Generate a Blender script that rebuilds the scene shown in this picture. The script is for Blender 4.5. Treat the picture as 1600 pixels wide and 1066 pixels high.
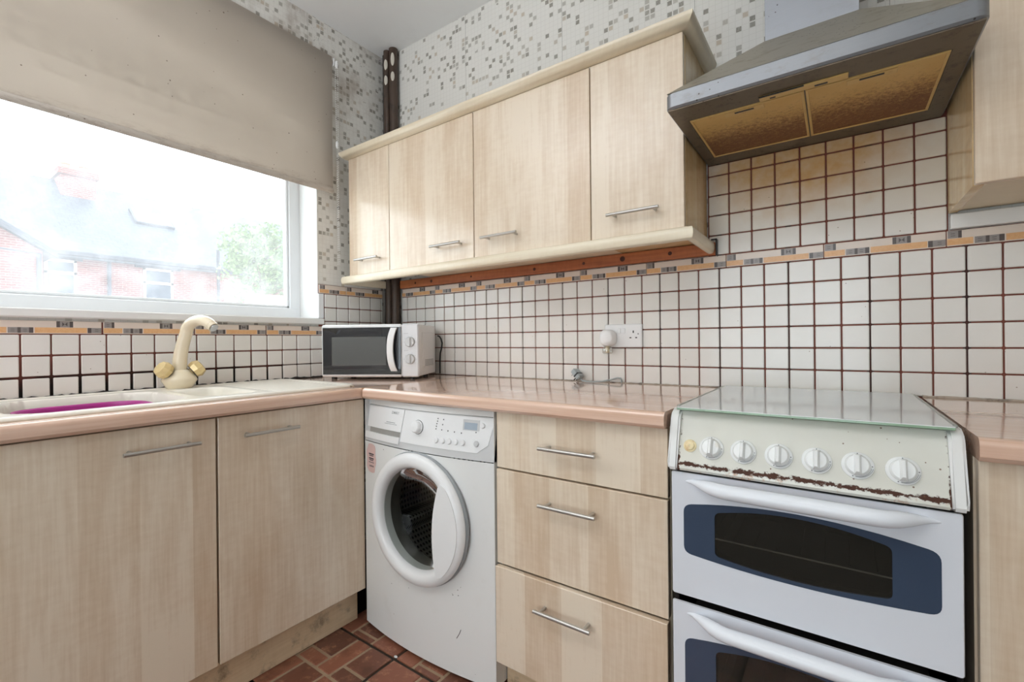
import bpy, bmesh, math, random
from mathutils import Vector, Matrix
random.seed(7)
PI = math.pi
S = bpy.context.scene
for o in list(bpy.data.objects): bpy.data.objects.remove(o)
C = S.collection

def lin(v):
    v /= 255.0
    return v / 12.92 if v <= 0.04045 else ((v + 0.055) / 1.055) ** 2.4
def rgb(r, g, b): return (lin(r), lin(g), lin(b), 1.0)

# ------------------------------------------------------------------ camera
CAM = Vector((2.0228, -1.6675, 1.0763)); YAW, PITCH, ROLL, FPX = 0.61564, -0.00064, -0.01016, 718.03
_f = Vector((-math.sin(YAW) * math.cos(PITCH), math.cos(YAW) * math.cos(PITCH), math.sin(PITCH)))
_r0 = Vector((math.cos(YAW), math.sin(YAW), 0)); _u0 = _r0.cross(_f)
_r = math.cos(ROLL) * _r0 + math.sin(ROLL) * _u0; _u = -math.sin(ROLL) * _r0 + math.cos(ROLL) * _u0
cam_data = bpy.data.cameras.new('camera'); cam = bpy.data.objects.new('camera', cam_data); C.objects.link(cam)
cam_data.sensor_fit = 'HORIZONTAL'; cam_data.sensor_width = 36; cam_data.lens = FPX / 1600 * 36; cam_data.clip_start = 0.02; cam_data.clip_end = 300
M3 = Matrix((_r, _u, -_f)).transposed()
cam.matrix_world = Matrix.Translation(CAM) @ M3.to_4x4()
S.camera = cam
# ------------------------------------------------------------------ world, view
W = bpy.data.worlds.new('overcast_sky'); S.world = W; W.use_nodes = True
bgn = W.node_tree.nodes['Background']; bgn.inputs['Color'].default_value = (0.90, 0.95, 1.0, 1); bgn.inputs['Strength'].default_value = 4.3
S.view_settings.view_transform = 'Standard'; S.view_settings.look = 'None'; S.view_settings.gamma = 1.0
S.view_settings.exposure = 0.0; S.view_settings.use_curve_mapping = False
S.cycles.max_bounces = 8; S.cycles.diffuse_bounces = 4; S.cycles.glossy_bounces = 4; S.cycles.transmission_bounces = 6; S.cycles.transparent_max_bounces = 12
S.cycles.sample_clamp_indirect = 6.0; S.cycles.caustics_reflective = False; S.cycles.caustics_refractive = False
S.cycles.use_denoising = True
CEILING_FILL_W = 2.0; UPLIGHT_FILL_W = 33.0  # power of the added ceiling fill and the added uplighter
def area(name, loc, rot, sx, sy, power, color=(1, 1, 1)):
    l = bpy.data.lights.new(name, 'AREA'); l.shape = 'RECTANGLE'; l.size = sx; l.size_y = sy; l.energy = power; l.color = color
    o = bpy.data.objects.new(name, l); C.objects.link(o); o.location = loc; o.rotation_euler = rot; return o
# daylight entering by the kitchen window and by a glazed door added behind the camera
for nm, lc, rt, sx_, sy_ in (('window_daylight', (-0.27, -1.114, 1.785), (0, -PI / 2, 0), 1.19, 1.41), ('added_door_daylight', (1.6, -3.58, 1.1), (PI / 2, 0, 0), 1.5, 2.1)):
    area(nm, lc, rt, sx_, sy_, 1.0).data.cycles.is_portal = True       # portals: they only steer the sky light into the room

# ------------------------------------------------------------------ mesh helpers
def BM(): return bmesh.new()
def box(bm, x0, x1, y0, y1, z0, z1, bev=0.0, seg=1):
    if x1 < x0: x0, x1 = x1, x0
    if y1 < y0: y0, y1 = y1, y0
    if z1 < z0: z0, z1 = z1, z0
    m = Matrix.Translation(((x0 + x1) / 2, (y0 + y1) / 2, (z0 + z1) / 2)) @ Matrix.Diagonal((x1 - x0, y1 - y0, z1 - z0, 1))
    r = bmesh.ops.create_cube(bm, size=1, matrix=m)
    if bev > 0:
        es = list({e for v in r['verts'] for e in v.link_edges})
        bmesh.ops.bevel(bm, geom=es, offset=bev, segments=seg, profile=0.5, affect='EDGES')
def frame_of(d):
    d = Vector(d).normalized(); a = Vector((0, 0, 1)) if abs(d.z) < 0.9 else Vector((1, 0, 0))
    u = a.cross(d).normalized(); return u, d.cross(u).normalized(), d
def lathe(bm, prof, o, d, n=40, cap0=True, cap1=True, ph=0.0):
    u, v, d = frame_of(d); o = Vector(o); rings = []
    for r, h in prof:
        rings.append([bm.verts.new(o + d * h + (u * math.cos(2 * PI * k / n + ph) + v * math.sin(2 * PI * k / n + ph)) * max(r, 1e-5)) for k in range(n)])
    for a, b in zip(rings, rings[1:]):
        for k in range(n): bm.faces.new((a[k], a[(k + 1) % n], b[(k + 1) % n], b[k]))
    if cap0: bm.faces.new(rings[0][::-1])
    if cap1: bm.faces.new(rings[-1])
def cyl(bm, p0, p1, r0, r1=None, n=20, cap=True):
    p0, p1 = Vector(p0), Vector(p1); L = (p1 - p0).length
    lathe(bm, [(r0, 0), (r0 if r1 is None else r1, L)], p0, p1 - p0, n, cap, cap)
def tube(bm, pts, r, n=10, cap=True, flat=1.0):
    pts = [Vector(p) for p in pts]; rs = r if isinstance(r, (list, tuple)) else [r] * len(pts); rings = []
    u = None
    for i, p in enumerate(pts):
        t = (pts[min(i + 1, len(pts) - 1)] - pts[max(i - 1, 0)]).normalized()
        if u is None: u, _, _ = frame_of(t)
        u = (u - t * u.dot(t)).normalized(); v = t.cross(u)
        rings.append([bm.verts.new(p + (u * math.cos(2 * PI * k / n) * flat + v * math.sin(2 * PI * k / n)) * rs[i]) for k in range(n)])
    for a, b in zip(rings, rings[1:]):
        for k in range(n): bm.faces.new((a[k], a[(k + 1) % n], b[(k + 1) % n], b[k]))
    if cap: bm.faces.new(rings[0][::-1]); bm.faces.new(rings[-1])
def plate(bm, pts, vec, mi=0):
    vec = Vector(vec); a = [bm.verts.new(Vector(p)) for p in pts]; b = [bm.verts.new(Vector(p) + vec) for p in pts]
    fs = [bm.faces.new(a[::-1]), bm.faces.new(b)]
    n = len(a)
    for k in range(n): fs.append(bm.faces.new((a[k], a[(k + 1) % n], b[(k + 1) % n], b[k])))
    for f in fs: f.material_index = mi
def loft(bm, rings, cap0=True, cap1=True, closed=True):
    R = [[bm.verts.new(Vector(p)) for p in r] for r in rings]
    for a, b in zip(R, R[1:]):
        n = len(a)
        for k in range(n if closed else n - 1): bm.faces.new((a[k], a[(k + 1) % n], b[(k + 1) % n], b[k]))
    if cap0: bm.faces.new(R[0][::-1])
    if cap1: bm.faces.new(R[-1])
def sweep(bm, path, prof):
    """mitred sweep of a closed profile (out, z) along a polyline in the XY plane; out is to the right of travel"""
    n = len(path); rings = []
    for i in range(n):
        p = Vector(path[i])
        d0 = (p - Vector(path[i - 1])).normalized() if i > 0 else None
        d1 = (Vector(path[i + 1]) - p).normalized() if i < n - 1 else None
        n0 = Vector((d0.y, -d0.x)) if d0 else None; n1 = Vector((d1.y, -d1.x)) if d1 else None
        if n0 is None: m = n1
        elif n1 is None: m = n0
        else:
            m = (n0 + n1).normalized(); m = m / max(m.dot(n0), 0.2)
        rings.append([(p.x + m.x * o, p.y + m.y * o, z) for o, z in prof])
    loft(bm, rings)
def rrect(w, h, r, n=6, cx=0, cy=0):
    pts = []
    for sx, sy, a0 in ((1, 1, 0), (-1, 1, PI / 2), (-1, -1, PI), (1, -1, 1.5 * PI)):
        for k in range(n + 1):
            a = a0 + PI / 2 * k / n
            pts.append((cx + sx * (w / 2 - r) + r * math.cos(a), cy + sy * (h / 2 - r) + r * math.sin(a)))
    return pts
def finish(bm, smooth=True, ang=32):
    bmesh.ops.recalc_face_normals(bm, faces=bm.faces[:])
    if smooth:
        for f in bm.faces: f.smooth = True
        for e in bm.edges:
            if len(e.link_faces) == 2 and e.calc_face_angle(0) > math.radians(ang): e.smooth = False
def obj(name, bm, mats, parent=None, smooth=True, ang=32, norm=True):
    if norm: finish(bm, smooth, ang)
    me = bpy.data.meshes.new(name); bm.to_mesh(me); bm.free()
    for m in (mats if isinstance(mats, (list, tuple)) else [mats]): me.materials.append(m)
    o = bpy.data.objects.new(name, me); C.objects.link(o)
    if parent: setp(o, parent)
    return o
def world_of(o):
    return (world_of(o.parent) @ o.matrix_parent_inverse if o.parent else Matrix.Identity(4)) @ o.matrix_basis
LOCAL = set()
def setp(o, p):
    o.parent = p
    if p.name in LOCAL: LOCAL.add(o.name)
    else: o.matrix_parent_inverse = world_of(p).inverted()
def tag(o, label, cat, group=None):
    o['label'] = label; o['category'] = cat
    if group: o['group'] = group
    return o
def thing(name, label, cat, loc=(0, 0, 0), group=None):
    o = bpy.data.objects.new(name, None); C.objects.link(o); o.location = loc; o.empty_display_size = 0.05
    return tag(o, label, cat, group)
def struct(o): o['kind'] = 'structure'; return o
def inst(name, me, loc, parent=None, rot=(0, 0, 0), scale=(1, 1, 1)):
    o = bpy.data.objects.new(name, me); C.objects.link(o); o.location = loc; o.rotation_euler = rot; o.scale = scale
    if parent: setp(o, parent)
    return o
def text(name, body, size, loc, rot, mat, parent, depth=0.0002, sx=1.0):
    cu = bpy.data.curves.new(name, 'FONT'); cu.body = body; cu.size = size; cu.extrude = depth; cu.align_x = 'CENTER'; cu.align_y = 'CENTER'; cu.resolution_u = 2
    t = bpy.data.objects.new(name, cu); C.objects.link(t); bpy.context.view_layer.update()
    me = bpy.data.meshes.new_from_object(t.evaluated_get(bpy.context.evaluated_depsgraph_get()))
    bpy.data.objects.remove(t); me.materials.clear(); me.materials.append(mat)
    o = bpy.data.objects.new(name, me); C.objects.link(o); o.location = loc; o.rotation_euler = rot; o.scale = (sx, 1, 1)
    if parent: setp(o, parent)
    return o

# ------------------------------------------------------------------ material helpers
class G:
    def __init__(s, name):
        s.m = bpy.data.materials.new(name); s.m.use_nodes = True; s.nt = s.m.node_tree; s.b = s.nt.nodes['Principled BSDF']; s.out = s.nt.nodes['Material Output']
    def n(s, t, ins=None, **props):
        nd = s.nt.nodes.new('ShaderNode' + t)
        for k, v in props.items(): setattr(nd, k, v)
        for k, v in (ins or {}).items(): s.set(nd.inputs[k], v)
        return nd
    def set(s, sock, v):
        if isinstance(v, bpy.types.NodeSocket): s.nt.links.new(v, sock)
        else: sock.default_value = v
    def math(s, op, a, b=0.0, c=None, clamp=False):
        nd = s.n('Math', {0: a, 1: b}, operation=op, use_clamp=clamp)
        if c is not None: s.set(nd.inputs[2], c)
        return nd.outputs[0]
    def pos(s): return s.n('NewGeometry').outputs['Position']
    def objc(s): return s.n('TexCoord').outputs['Object']
    def sep(s, v):
        nd = s.n('SeparateXYZ', {0: v}); return nd.outputs
    def comb(s, x, y, z): return s.n('CombineXYZ', {0: x, 1: y, 2: z}).outputs[0]
    def scale(s, v, sc): return s.n('VectorMath', {0: v, 1: sc}, operation='MULTIPLY').outputs[0]
    def add(s, v, w): return s.n('VectorMath', {0: v, 1: w}, operation='ADD').outputs[0]
    def noise(s, v, sc, det=3, rough=0.55, dist=0.0, out='Fac'):
        return s.n('TexNoise', {'Vector': v, 'Scale': sc, 'Detail': det, 'Roughness': rough, 'Distortion': dist}).outputs[out]
    def ramp(s, f, stops):
        nd = s.n('ValToRGB', {0: f}); cr = nd.color_ramp
        while len(cr.elements) < len(stops): cr.elements.new(0.5)
        for e, (p, c) in zip(cr.elements, stops):
            e.position = p; e.color = c if len(c) == 4 else (*c, 1)
        return nd.outputs[0]
    def step(s, f, a, b):
        return s.n('MapRange', {0: f, 1: a, 2: b}, interpolation_type='SMOOTHSTEP').outputs[0]
    def mix(s, f, a, b, mode='MIX'):
        nd = s.n('Mix', data_type='RGBA', blend_type=mode)
        s.set(nd.inputs[0], f); s.set(nd.inputs[6], a); s.set(nd.inputs[7], b); return nd.outputs[2]
    def rand(s): return s.n('ObjectInfo').outputs['Random']
    def white(s, v): return s.n('TexWhiteNoise', {'Vector': v}, noise_dimensions='3D').outputs['Value']
    def bump(s, h, strength=0.2, dist=0.001):
        s.set(s.b.inputs['Normal'], s.n('Bump', {'Height': h, 'Strength': strength, 'Distance': dist}).outputs[0])
    def done(s, col=None, rough=None, metal=None, spec=None, coat=None):
        for k, v in (('Base Color', col), ('Roughness', rough), ('Metallic', metal), ('Specular IOR Level', spec), ('Coat Weight', coat)):
            if v is not None: s.set(s.b.inputs[k], v)
        return s.m
BLK = (0, 0, 0, 1); WHT = (1, 1, 1, 1)
def plain(name, c, rough=0.5, metal=0.0, var=0.06, sc=30.0, spec=0.5, coat=0.0):
    g = G(name); f = g.noise(g.pos(), sc, 3)
    a = tuple(x * (1 - var) for x in c[:3]) + (1,); b = tuple(min(1, x * (1 + var)) for x in c[:3]) + (1,)
    return g.done(g.mix(f, a, b), rough, metal, spec, coat)
def dirty(name, c, dirt, amount=0.5, rough=0.4, metal=0.0, sc=18.0, spots=0.0, coat=0.0):
    g = G(name); p = g.pos(); f = g.step(g.noise(p, sc, 6, 0.65), 0.62 - 0.2 * amount, 0.8)
    f = g.math('MULTIPLY', f, amount); col = g.mix(f, c, dirt)
    if spots:
        v = g.n('TexVoronoi', {'Vector': p, 'Scale': 70.0}).outputs['Distance']
        k = g.math('MULTIPLY', g.math('LESS_THAN', v, 0.13), g.math('GREATER_THAN', g.noise(p, 9.0, 2), 0.62 - spots * 0.1))
        col = g.mix(g.math('MULTIPLY', k, 0.75), col, rgb(70, 55, 45))
    return g.done(col, rough, metal, 0.5, coat)
def wood(name, light, dark, rough=0.32, horiz=False, dirt=0.0):
    g = G(name); x, y, z = g.sep(g.pos()); ac = g.math('ADD', x, y); al = z
    if horiz: ac, al = z, g.math('ADD', x, y)
    off = g.math('MULTIPLY', g.rand(), 13.0)
    ac2 = g.math('ADD', ac, off)
    v1 = g.comb(g.math('MULTIPLY', ac2, 120.0), g.math('MULTIPLY', al, 5.0), off)
    fine = g.noise(v1, 1.0, 4, 0.6)
    v2 = g.comb(g.math('MULTIPLY', ac2, 11.0), g.math('MULTIPLY', al, 2.2), off)
    broad = g.noise(v2, 1.0, 3, 0.5, 0.8)
    v3 = g.comb(g.math('MULTIPLY', ac2, 26.0), g.math('MULTIPLY', al, 70.0), off)
    fleck = g.noise(v3, 1.0, 2)
    stave = g.white(g.comb(g.math('FLOOR', g.math('MULTIPLY', ac2, 8.7)), 0.0, g.math('FLOOR', off)))
    f = g.math('ADD', g.math('MULTIPLY', fine, 0.35), g.math('MULTIPLY', broad, 0.45))
    f = g.math('ADD', f, g.math('MULTIPLY', fleck, 0.14)); f = g.math('ADD', f, g.math('MULTIPLY', stave, 0.22))
    col = g.ramp(f, [(0.42, dark), (0.56, tuple((a + b) / 2 for a, b in zip(light, dark))), (0.69, light)])
    if dirt:
        d = g.math('MULTIPLY', g.step(g.noise(g.pos(), 13.0, 6, 0.7), 0.52, 0.75), dirt); col = g.mix(d, col, rgb(96, 74, 56))
    return g.done(col, rough, 0, 0.7)

MAPLE = wood('maple_laminate', rgb(236, 220, 199), rgb(214, 190, 163), 0.20)
MAPLE_E = wood('maple_edging', rgb(236, 224, 200), rgb(222, 204, 174), 0.24, horiz=True)
PLINTH = wood('plinth_laminate', rgb(226, 204, 172), rgb(206, 178, 142), 0.45, horiz=True, dirt=0.75)
GREASY = wood('greasy_maple_side', rgb(226, 202, 160), rgb(206, 172, 120), 0.2, dirt=0.25)
PINE = wood('pine_batten', rgb(198, 118, 66), rgb(154, 82, 44), 0.5, horiz=True)
CARC = plain('cabinet_carcass', rgb(222, 208, 182), 0.5)
STEEL = plain('brushed_steel', rgb(196, 194, 190), 0.32, 0.85, 0.04, 200)
BLACK = plain('black_gap', rgb(18, 17, 16), 0.7)
BLACKP = plain('black_plastic', rgb(22, 22, 23), 0.35)
WHITEP = plain('white_plastic', rgb(240, 240, 240), 0.3, 0, 0.015)
WHITEA = dirty('white_appliance_enamel', rgb(236, 236, 234), rgb(212, 206, 198), 0.3, 0.22, 0, 6, -0.6)
CREAMP = plain('cream_composite', rgb(241, 236, 224), 0.22, 0, 0.02)
def g_worktop(name, along):
    g = G(name); x, y, z = g.sep(g.pos()); a, b = (x, y) if along == 'x' else (y, x)
    v = g.comb(g.math('MULTIPLY', a, 4.0), g.math('MULTIPLY', b, 130.0), g.math('MULTIPLY', z, 130.0))
    f = g.math('ADD', g.math('MULTIPLY', g.noise(v, 1.0, 4), 0.6), g.math('MULTIPLY', g.noise(g.comb(g.math('MULTIPLY', a, 1.5), g.math('MULTIPLY', b, 22.0), z), 1.0, 2), 0.4))
    col = g.ramp(f, [(0.33, rgb(210, 170, 146)), (0.5, rgb(224, 188, 166)), (0.68, rgb(232, 202, 182))])
    g.set(g.b.inputs['Coat Roughness'], 0.10); return g.done(col, 0.12, 0, 0.6, 0.8)
WT_X = g_worktop('worktop_laminate_back', 'x'); WT_Y = g_worktop('worktop_laminate_side', 'y')

def g_wallpaper(name, mould):
    g = G(name); p = g.pos(); x, y, z = g.sep(p); a = g.math('ADD', x, y); cs = 0.0202
    ua, uz = g.math('DIVIDE', a, cs), g.math('DIVIDE', z, cs)
    ca, cz = g.math('FLOOR', ua), g.math('FLOOR', uz); fa, fz = g.math('FRACT', ua), g.math('FRACT', uz)
    cell = g.comb(ca, cz, 3.0); r1 = g.white(cell); r2 = g.white(g.add(cell, (11.3, 4.1, 7.0)))
    da = g.math('ABSOLUTE', g.math('SUBTRACT', fa, 0.5)); dz = g.math('ABSOLUTE', g.math('SUBTRACT', fz, 0.5))
    inside = g.math('LESS_THAN', g.math('MAXIMUM', da, dz), 0.40)
    dens = g.math('ADD', 0.24 if mould else 0.17, g.math('MULTIPLY', g.noise(g.comb(a, z, 0.0), 9.0, 2), 0.08))
    filled = g.math('MULTIPLY', inside, g.math('LESS_THAN', r1, dens))
    tint = g.ramp(r2, [(0.0, rgb(150, 146, 138)), (0.35, rgb(172, 168, 160)), (0.7, rgb(196, 193, 186)), (1.0, rgb(206, 194, 178))])
    streak = g.noise(g.comb(g.math('MULTIPLY', ua, 7.0), g.math('MULTIPLY', uz, 2.0), r1), 1.0, 3)
    tint = g.mix(g.math('MULTIPLY', g.step(streak, 0.5, 0.65), 0.35), tint, rgb(214, 212, 206))
    line = g.math('GREATER_THAN', g.math('MAXIMUM', da, dz), 0.465)
    base = g.mix(g.math('MULTIPLY', line, 0.5), rgb(233, 231, 226), rgb(212, 209, 203))
    col = g.mix(filled, base, tint)
    strip = g.math('LESS_THAN', g.math('FRACT', g.math('DIVIDE', g.math('ADD', a, 5.13), 0.52)), 0.0025)
    col = g.mix(strip, col, rgb(150, 146, 140))
    if mould:
        m = g.step(g.noise(p, 4.5, 5, 0.65), 0.45, 0.72)
        hi = g.step(z, 2.0, 2.45); m1 = g.math('MULTIPLY', m, g.math('ADD', 0.18, g.math('MULTIPLY', hi, 0.5))); col = g.mix(m1, col, rgb(150, 132, 116))
        sp = g.step(g.noise(p, 55.0, 6, 0.75), 0.56, 0.68); col = g.mix(g.math('MULTIPLY', sp, g.math('MULTIPLY', g.step(g.noise(p, 6.0, 3), 0.5, 0.62), g.math('MULTIPLY', hi, 0.7))), col, rgb(92, 88, 84))
    return g.done(col, 0.75, 0, 0.25)
PAPER = g_wallpaper('mosaic_wallpaper', False); PAPER_M = g_wallpaper('mouldy_mosaic_wallpaper', True)

def g_tile():
    g = G('glazed_tile'); p = g.pos(); x, y, z = g.sep(p); r = g.rand()
    base = g.mix(r, rgb(233, 230, 225), rgb(241, 239, 235))
    base = g.mix(g.math('MULTIPLY', g.noise(p, 26.0, 4), 0.3), base, rgb(222, 216, 207))
    # cooking grease baked on above the cooker
    q = g.n('VectorMath', {0: g.scale(g.add(p, (-1.93, 0.0, -1.655)), (1.0, 0.0, 1.55))}, operation='LENGTH').outputs['Value']
    gr = g.step(g.math('ADD', q, g.math('MULTIPLY', g.noise(p, 14.0, 4), 0.22)), 0.48, 0.22)
    gr = g.math('MULTIPLY', gr, g.math('ADD', 0.55, g.math('MULTIPLY', g.noise(p, 40.0, 3), 0.6)), clamp=True)
    base = g.mix(gr, base, rgb(196, 138, 52))
    rear = g.math('MULTIPLY', g.step(z, 1.30, 1.55), g.math('MULTIPLY', g.step(x, 1.6, 1.75), 0.35)); base = g.mix(rear, base, rgb(214, 190, 148))
    v = g.n('TexVoronoi', {'Vector': p, 'Scale': 34.0}).outputs['Distance']
    sp = g.math('MULTIPLY', g.math('LESS_THAN', v, 0.05), g.math('GREATER_THAN', g.noise(p, 7.0, 2), 0.53)); base = g.mix(g.math('MULTIPLY', sp, 0.7), base, rgb(120, 84, 50))
    g.bump(g.noise(p, 35.0, 2), 0.10, 0.002)
    return g.done(base, 0.14, 0, 0.5)
TILE = g_tile()
def g_grout():
    g = G('stained_grout'); p = g.pos(); x, y, z = g.sep(p)
    col = g.mix(g.noise(p, 30.0, 4), rgb(112, 62, 54), rgb(142, 86, 74))
    third = g.math('ABSOLUTE', g.math('SUBTRACT', g.math('FRACT', g.math('ADD', g.math('DIVIDE', g.math('SUBTRACT', x, 1.7024), 0.1989), 0.5)), 0.5))
    dk = g.math('MULTIPLY', g.math('LESS_THAN', third, 0.04), g.math('ADD', 0.35, g.math('MULTIPLY', g.noise(p, 22.0, 4), 0.8)), clamp=True)
    col = g.mix(g.math('MULTIPLY', dk, g.math('GREATER_THAN', x, 0.05)), col, rgb(54, 46, 46))
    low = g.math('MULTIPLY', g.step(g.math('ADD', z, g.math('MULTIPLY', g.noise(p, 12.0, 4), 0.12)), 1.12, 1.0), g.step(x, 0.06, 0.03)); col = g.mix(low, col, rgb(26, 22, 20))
    return g.done(col, 0.8, 0, 0.2)
GROUT = g_grout()
B_CREAM = plain('border_cream_glaze', rgb(228, 214, 202), 0.2, 0, 0.03)
g = G('border_orange_print'); B_ORANGE = g.done(g.mix(g.noise(g.pos(), 160.0, 4, 0.7), rgb(214, 152, 98), rgb(240, 200, 152)), 0.25)
B_GREY = plain('border_grey_print', rgb(150, 143, 140), 0.25, 0, 0.08, 200)
B_DARK = plain('border_dark_print', rgb(92, 84, 82), 0.25)

g = G('blind_fabric'); p = g.pos(); x, y, z = g.sep(p)
c_ = g.mix(g.noise(p, 3.0, 3), rgb(192, 183, 173), rgb(202, 194, 185))
hem = g.math('MULTIPLY', g.step(z, 1.86, 1.805), g.step(g.noise(g.scale(p, (1, 16, 60)), 1.0, 6, 0.75), 0.46, 0.66)); c_ = g.mix(g.math('MULTIPLY', hem, 0.38), c_, rgb(128, 106, 92))
v_ = g.n('TexVoronoi', {'Vector': g.scale(p, (1, 1, 1)), 'Scale': 30.0}).outputs['Distance']
s_ = g.math('MULTIPLY', g.math('LESS_THAN', v_, g.math('MULTIPLY', g.noise(p, 17.0, 2), 0.13)), g.math('GREATER_THAN', g.noise(p, 11.0, 2), 0.47)); c_ = g.mix(g.math('MULTIPLY', s_, 0.75), c_, rgb(84, 66, 54))
FABRIC = g.done(c_, 0.85, 0, 0.15)
g.set(g.out.inputs['Surface'], g.n('MixShader', {0: 0.05, 1: g.b.outputs[0], 2: g.n('BsdfTranslucent', {'Color': rgb(214, 196, 170)}).outputs[0]}).outputs[0])

g = G('ceiling_paint'); p = g.pos(); f_ = g.step(g.noise(p, 3.2, 5, 0.6), 0.5, 0.75)
CEIL = g.done(g.mix(g.math('MULTIPLY', f_, 0.35), rgb(244, 245, 246), rgb(222, 222, 222)), 0.8)
PLASTER = plain('room_plaster', rgb(228, 225, 218), 0.85, 0, 0.02)
REVEAL = dirty('white_reveal_paint', rgb(238, 238, 236), rgb(176, 172, 166), 0.25, 0.55, 0, 12)
UPVC = plain('window_upvc', rgb(244, 246, 248), 0.3, 0, 0.01)
g = G('dusty_window_glass'); g.set(g.out.inputs['Surface'], g.n('MixShader', {0: g.math('ADD', 0.12, g.math('MULTIPLY', g.step(g.noise(g.pos(), 5.0, 5, 0.7), 0.4, 0.8), 0.13)),
    1: g.n('MixShader', {0: 0.05, 1: g.n('BsdfTransparent', {'Color': (0.96, 0.98, 0.98, 1)}).outputs[0], 2: g.n('BsdfGlossy', {'Roughness': 0.02, 'Color': WHT}).outputs[0]}).outputs[0],
    2: g.n('BsdfTranslucent', {'Color': (0.95, 0.97, 1, 1)}).outputs[0]}).outputs[0]); PANE = g.m
PIPE_BR = dirty('brown_painted_pipe', rgb(74, 58, 48), rgb(34, 28, 25), 0.8, 0.45, 0, 20)
PIPE_BK = dirty('blackened_pipe', rgb(42, 38, 36), rgb(190, 182, 170), 0.5, 0.5, 0, 16)
PIPE_WH = plain('bare_white_pipe', rgb(214, 208, 196), 0.5)
MOULD = plain('black_sealant', rgb(34, 29, 26), 0.8, 0, 0.3, 60)

# ------------------------------------------------------------------ room shell
FZ, CZ = 0.045, 2.63
WY0, WY1, WZ0, WZ1 = -1.82, -0.408, 1.19, 2.38
bm = BM(); box(bm, -0.3, 3.6, -3.7, 0.3, FZ - 0.12, FZ - 0.006); floor = struct(obj('floor', bm, dirty('floor_grout', rgb(58, 48, 40), rgb(30, 26, 24), 0.5, 0.8)))
bm = BM(); box(bm, -0.3, 3.6, -3.7, 0.3, CZ, CZ + 0.1); struct(obj('ceiling', bm, CEIL))
bm = BM(); box(bm, -0.3, 3.6, 0, 0.2, FZ, CZ); wall_back = struct(obj('wall_back', bm, PAPER))
bm = BM()
box(bm, -0.3, 0, -3.5, 0, FZ, WZ0); box(bm, -0.3, 0, -3.5, 0, WZ1, CZ); box(bm, -0.3, 0, WY1, 0, WZ0, WZ1); box(bm, -0.3, 0, -3.5, WY0, WZ0, WZ1)
wall_left = struct(obj('wall_left', bm, PAPER_M))
bm = BM(); box(bm, 3.4, 3.6, -3.5, 0, FZ, CZ); struct(obj('wall_right', bm, PLASTER))
GX0, GX1, GZ1 = 0.85, 2.35, 2.1
bm = BM(); box(bm, 0, GX0, -3.6, -3.4, FZ, CZ); box(bm, GX1, 3.4, -3.6, -3.4, FZ, CZ); box(bm, GX0, GX1, -3.6, -3.4, GZ1, CZ)
struct(obj('wall_front', bm, PLASTER))
# glazed door added out of view behind the camera to let in fill daylight
bm = BM()
for a, b in ((GX0, GX0 + .08), (GX1 - .08, GX1)): box(bm, a, b, -3.56, -3.48, FZ, GZ1)
for a, b in ((FZ, 0.15), (GZ1 - .08, GZ1)): box(bm, GX0 + .08, GX1 - .08, -3.56, -3.48, a, b)
added_door_1 = struct(obj('added_door_1', bm, UPVC))
bm = BM(); box(bm, GX0 + .08, GX1 - .08, -3.53, -3.52, 0.15, GZ1 - .08); obj('pane', bm, PANE, added_door_1)

# kitchen window
bm = BM(); fx0, fx1 = -0.21, -0.15
box(bm, fx0, fx1, WY0, WY1, WZ0, WZ0 + 0.056, 0.004); box(bm, fx0, fx1, WY0, WY1, WZ1 - 0.056, WZ1, 0.004)
box(bm, fx0, fx1, WY1 - 0.056, WY1, WZ0 + 0.05, WZ1 - 0.05, 0.004); box(bm, fx0, fx1, WY0, WY0 + 0.056, WZ0 + 0.05, WZ1 - 0.05, 0.004)
window_1 = struct(obj('window_1', bm, UPVC))
bm = BM(); gz0, gz1, gy0, gy1 = WZ0 + 0.056, WZ1 - 0.056, WY0 + 0.056, WY1 - 0.056
for a in ((gy0, gy1, gz0, gz0 + 0.012), (gy0, gy1, gz1 - 0.012, gz1), (gy0, gy0 + 0.012, gz0, gz1), (gy1 - 0.012, gy1, gz0, gz1)): box(bm, fx1 - 0.022, fx1 - 0.008, a[0], a[1], a[2], a[3], 0.003)
obj('glazing_bead', bm, UPVC, window_1)
bm = BM(); box(bm, -0.183, -0.178, gy0 + 0.005, gy1 - 0.005, gz0 + 0.005, gz1 - 0.005); obj('pane', bm, PANE, window_1)
bm = BM(); box(bm, -0.15, 0.0012, WY1 - 0.004, WY1, WZ0, WZ1); box(bm, -0.15, 0.0012, WY0, WY1 - 0.004, WZ1 - 0.004, WZ1); box(bm, -0.15, 0.0012, WY0, WY0 + 0.004, WZ0, WZ1)
obj('reveal_lining', bm, REVEAL, window_1)
bm = BM(); box(bm, -0.15, 0.022, WY0 - 0.03, -0.388, 1.163, 1.192, 0.004); obj('window_sill', bm, REVEAL, window_1)
bm = BM(); box(bm, 0.0, 0.011, -0.413, -0.385, 1.194, 1.311, 0.002); struct(obj('trim_1', bm, UPVC))

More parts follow.
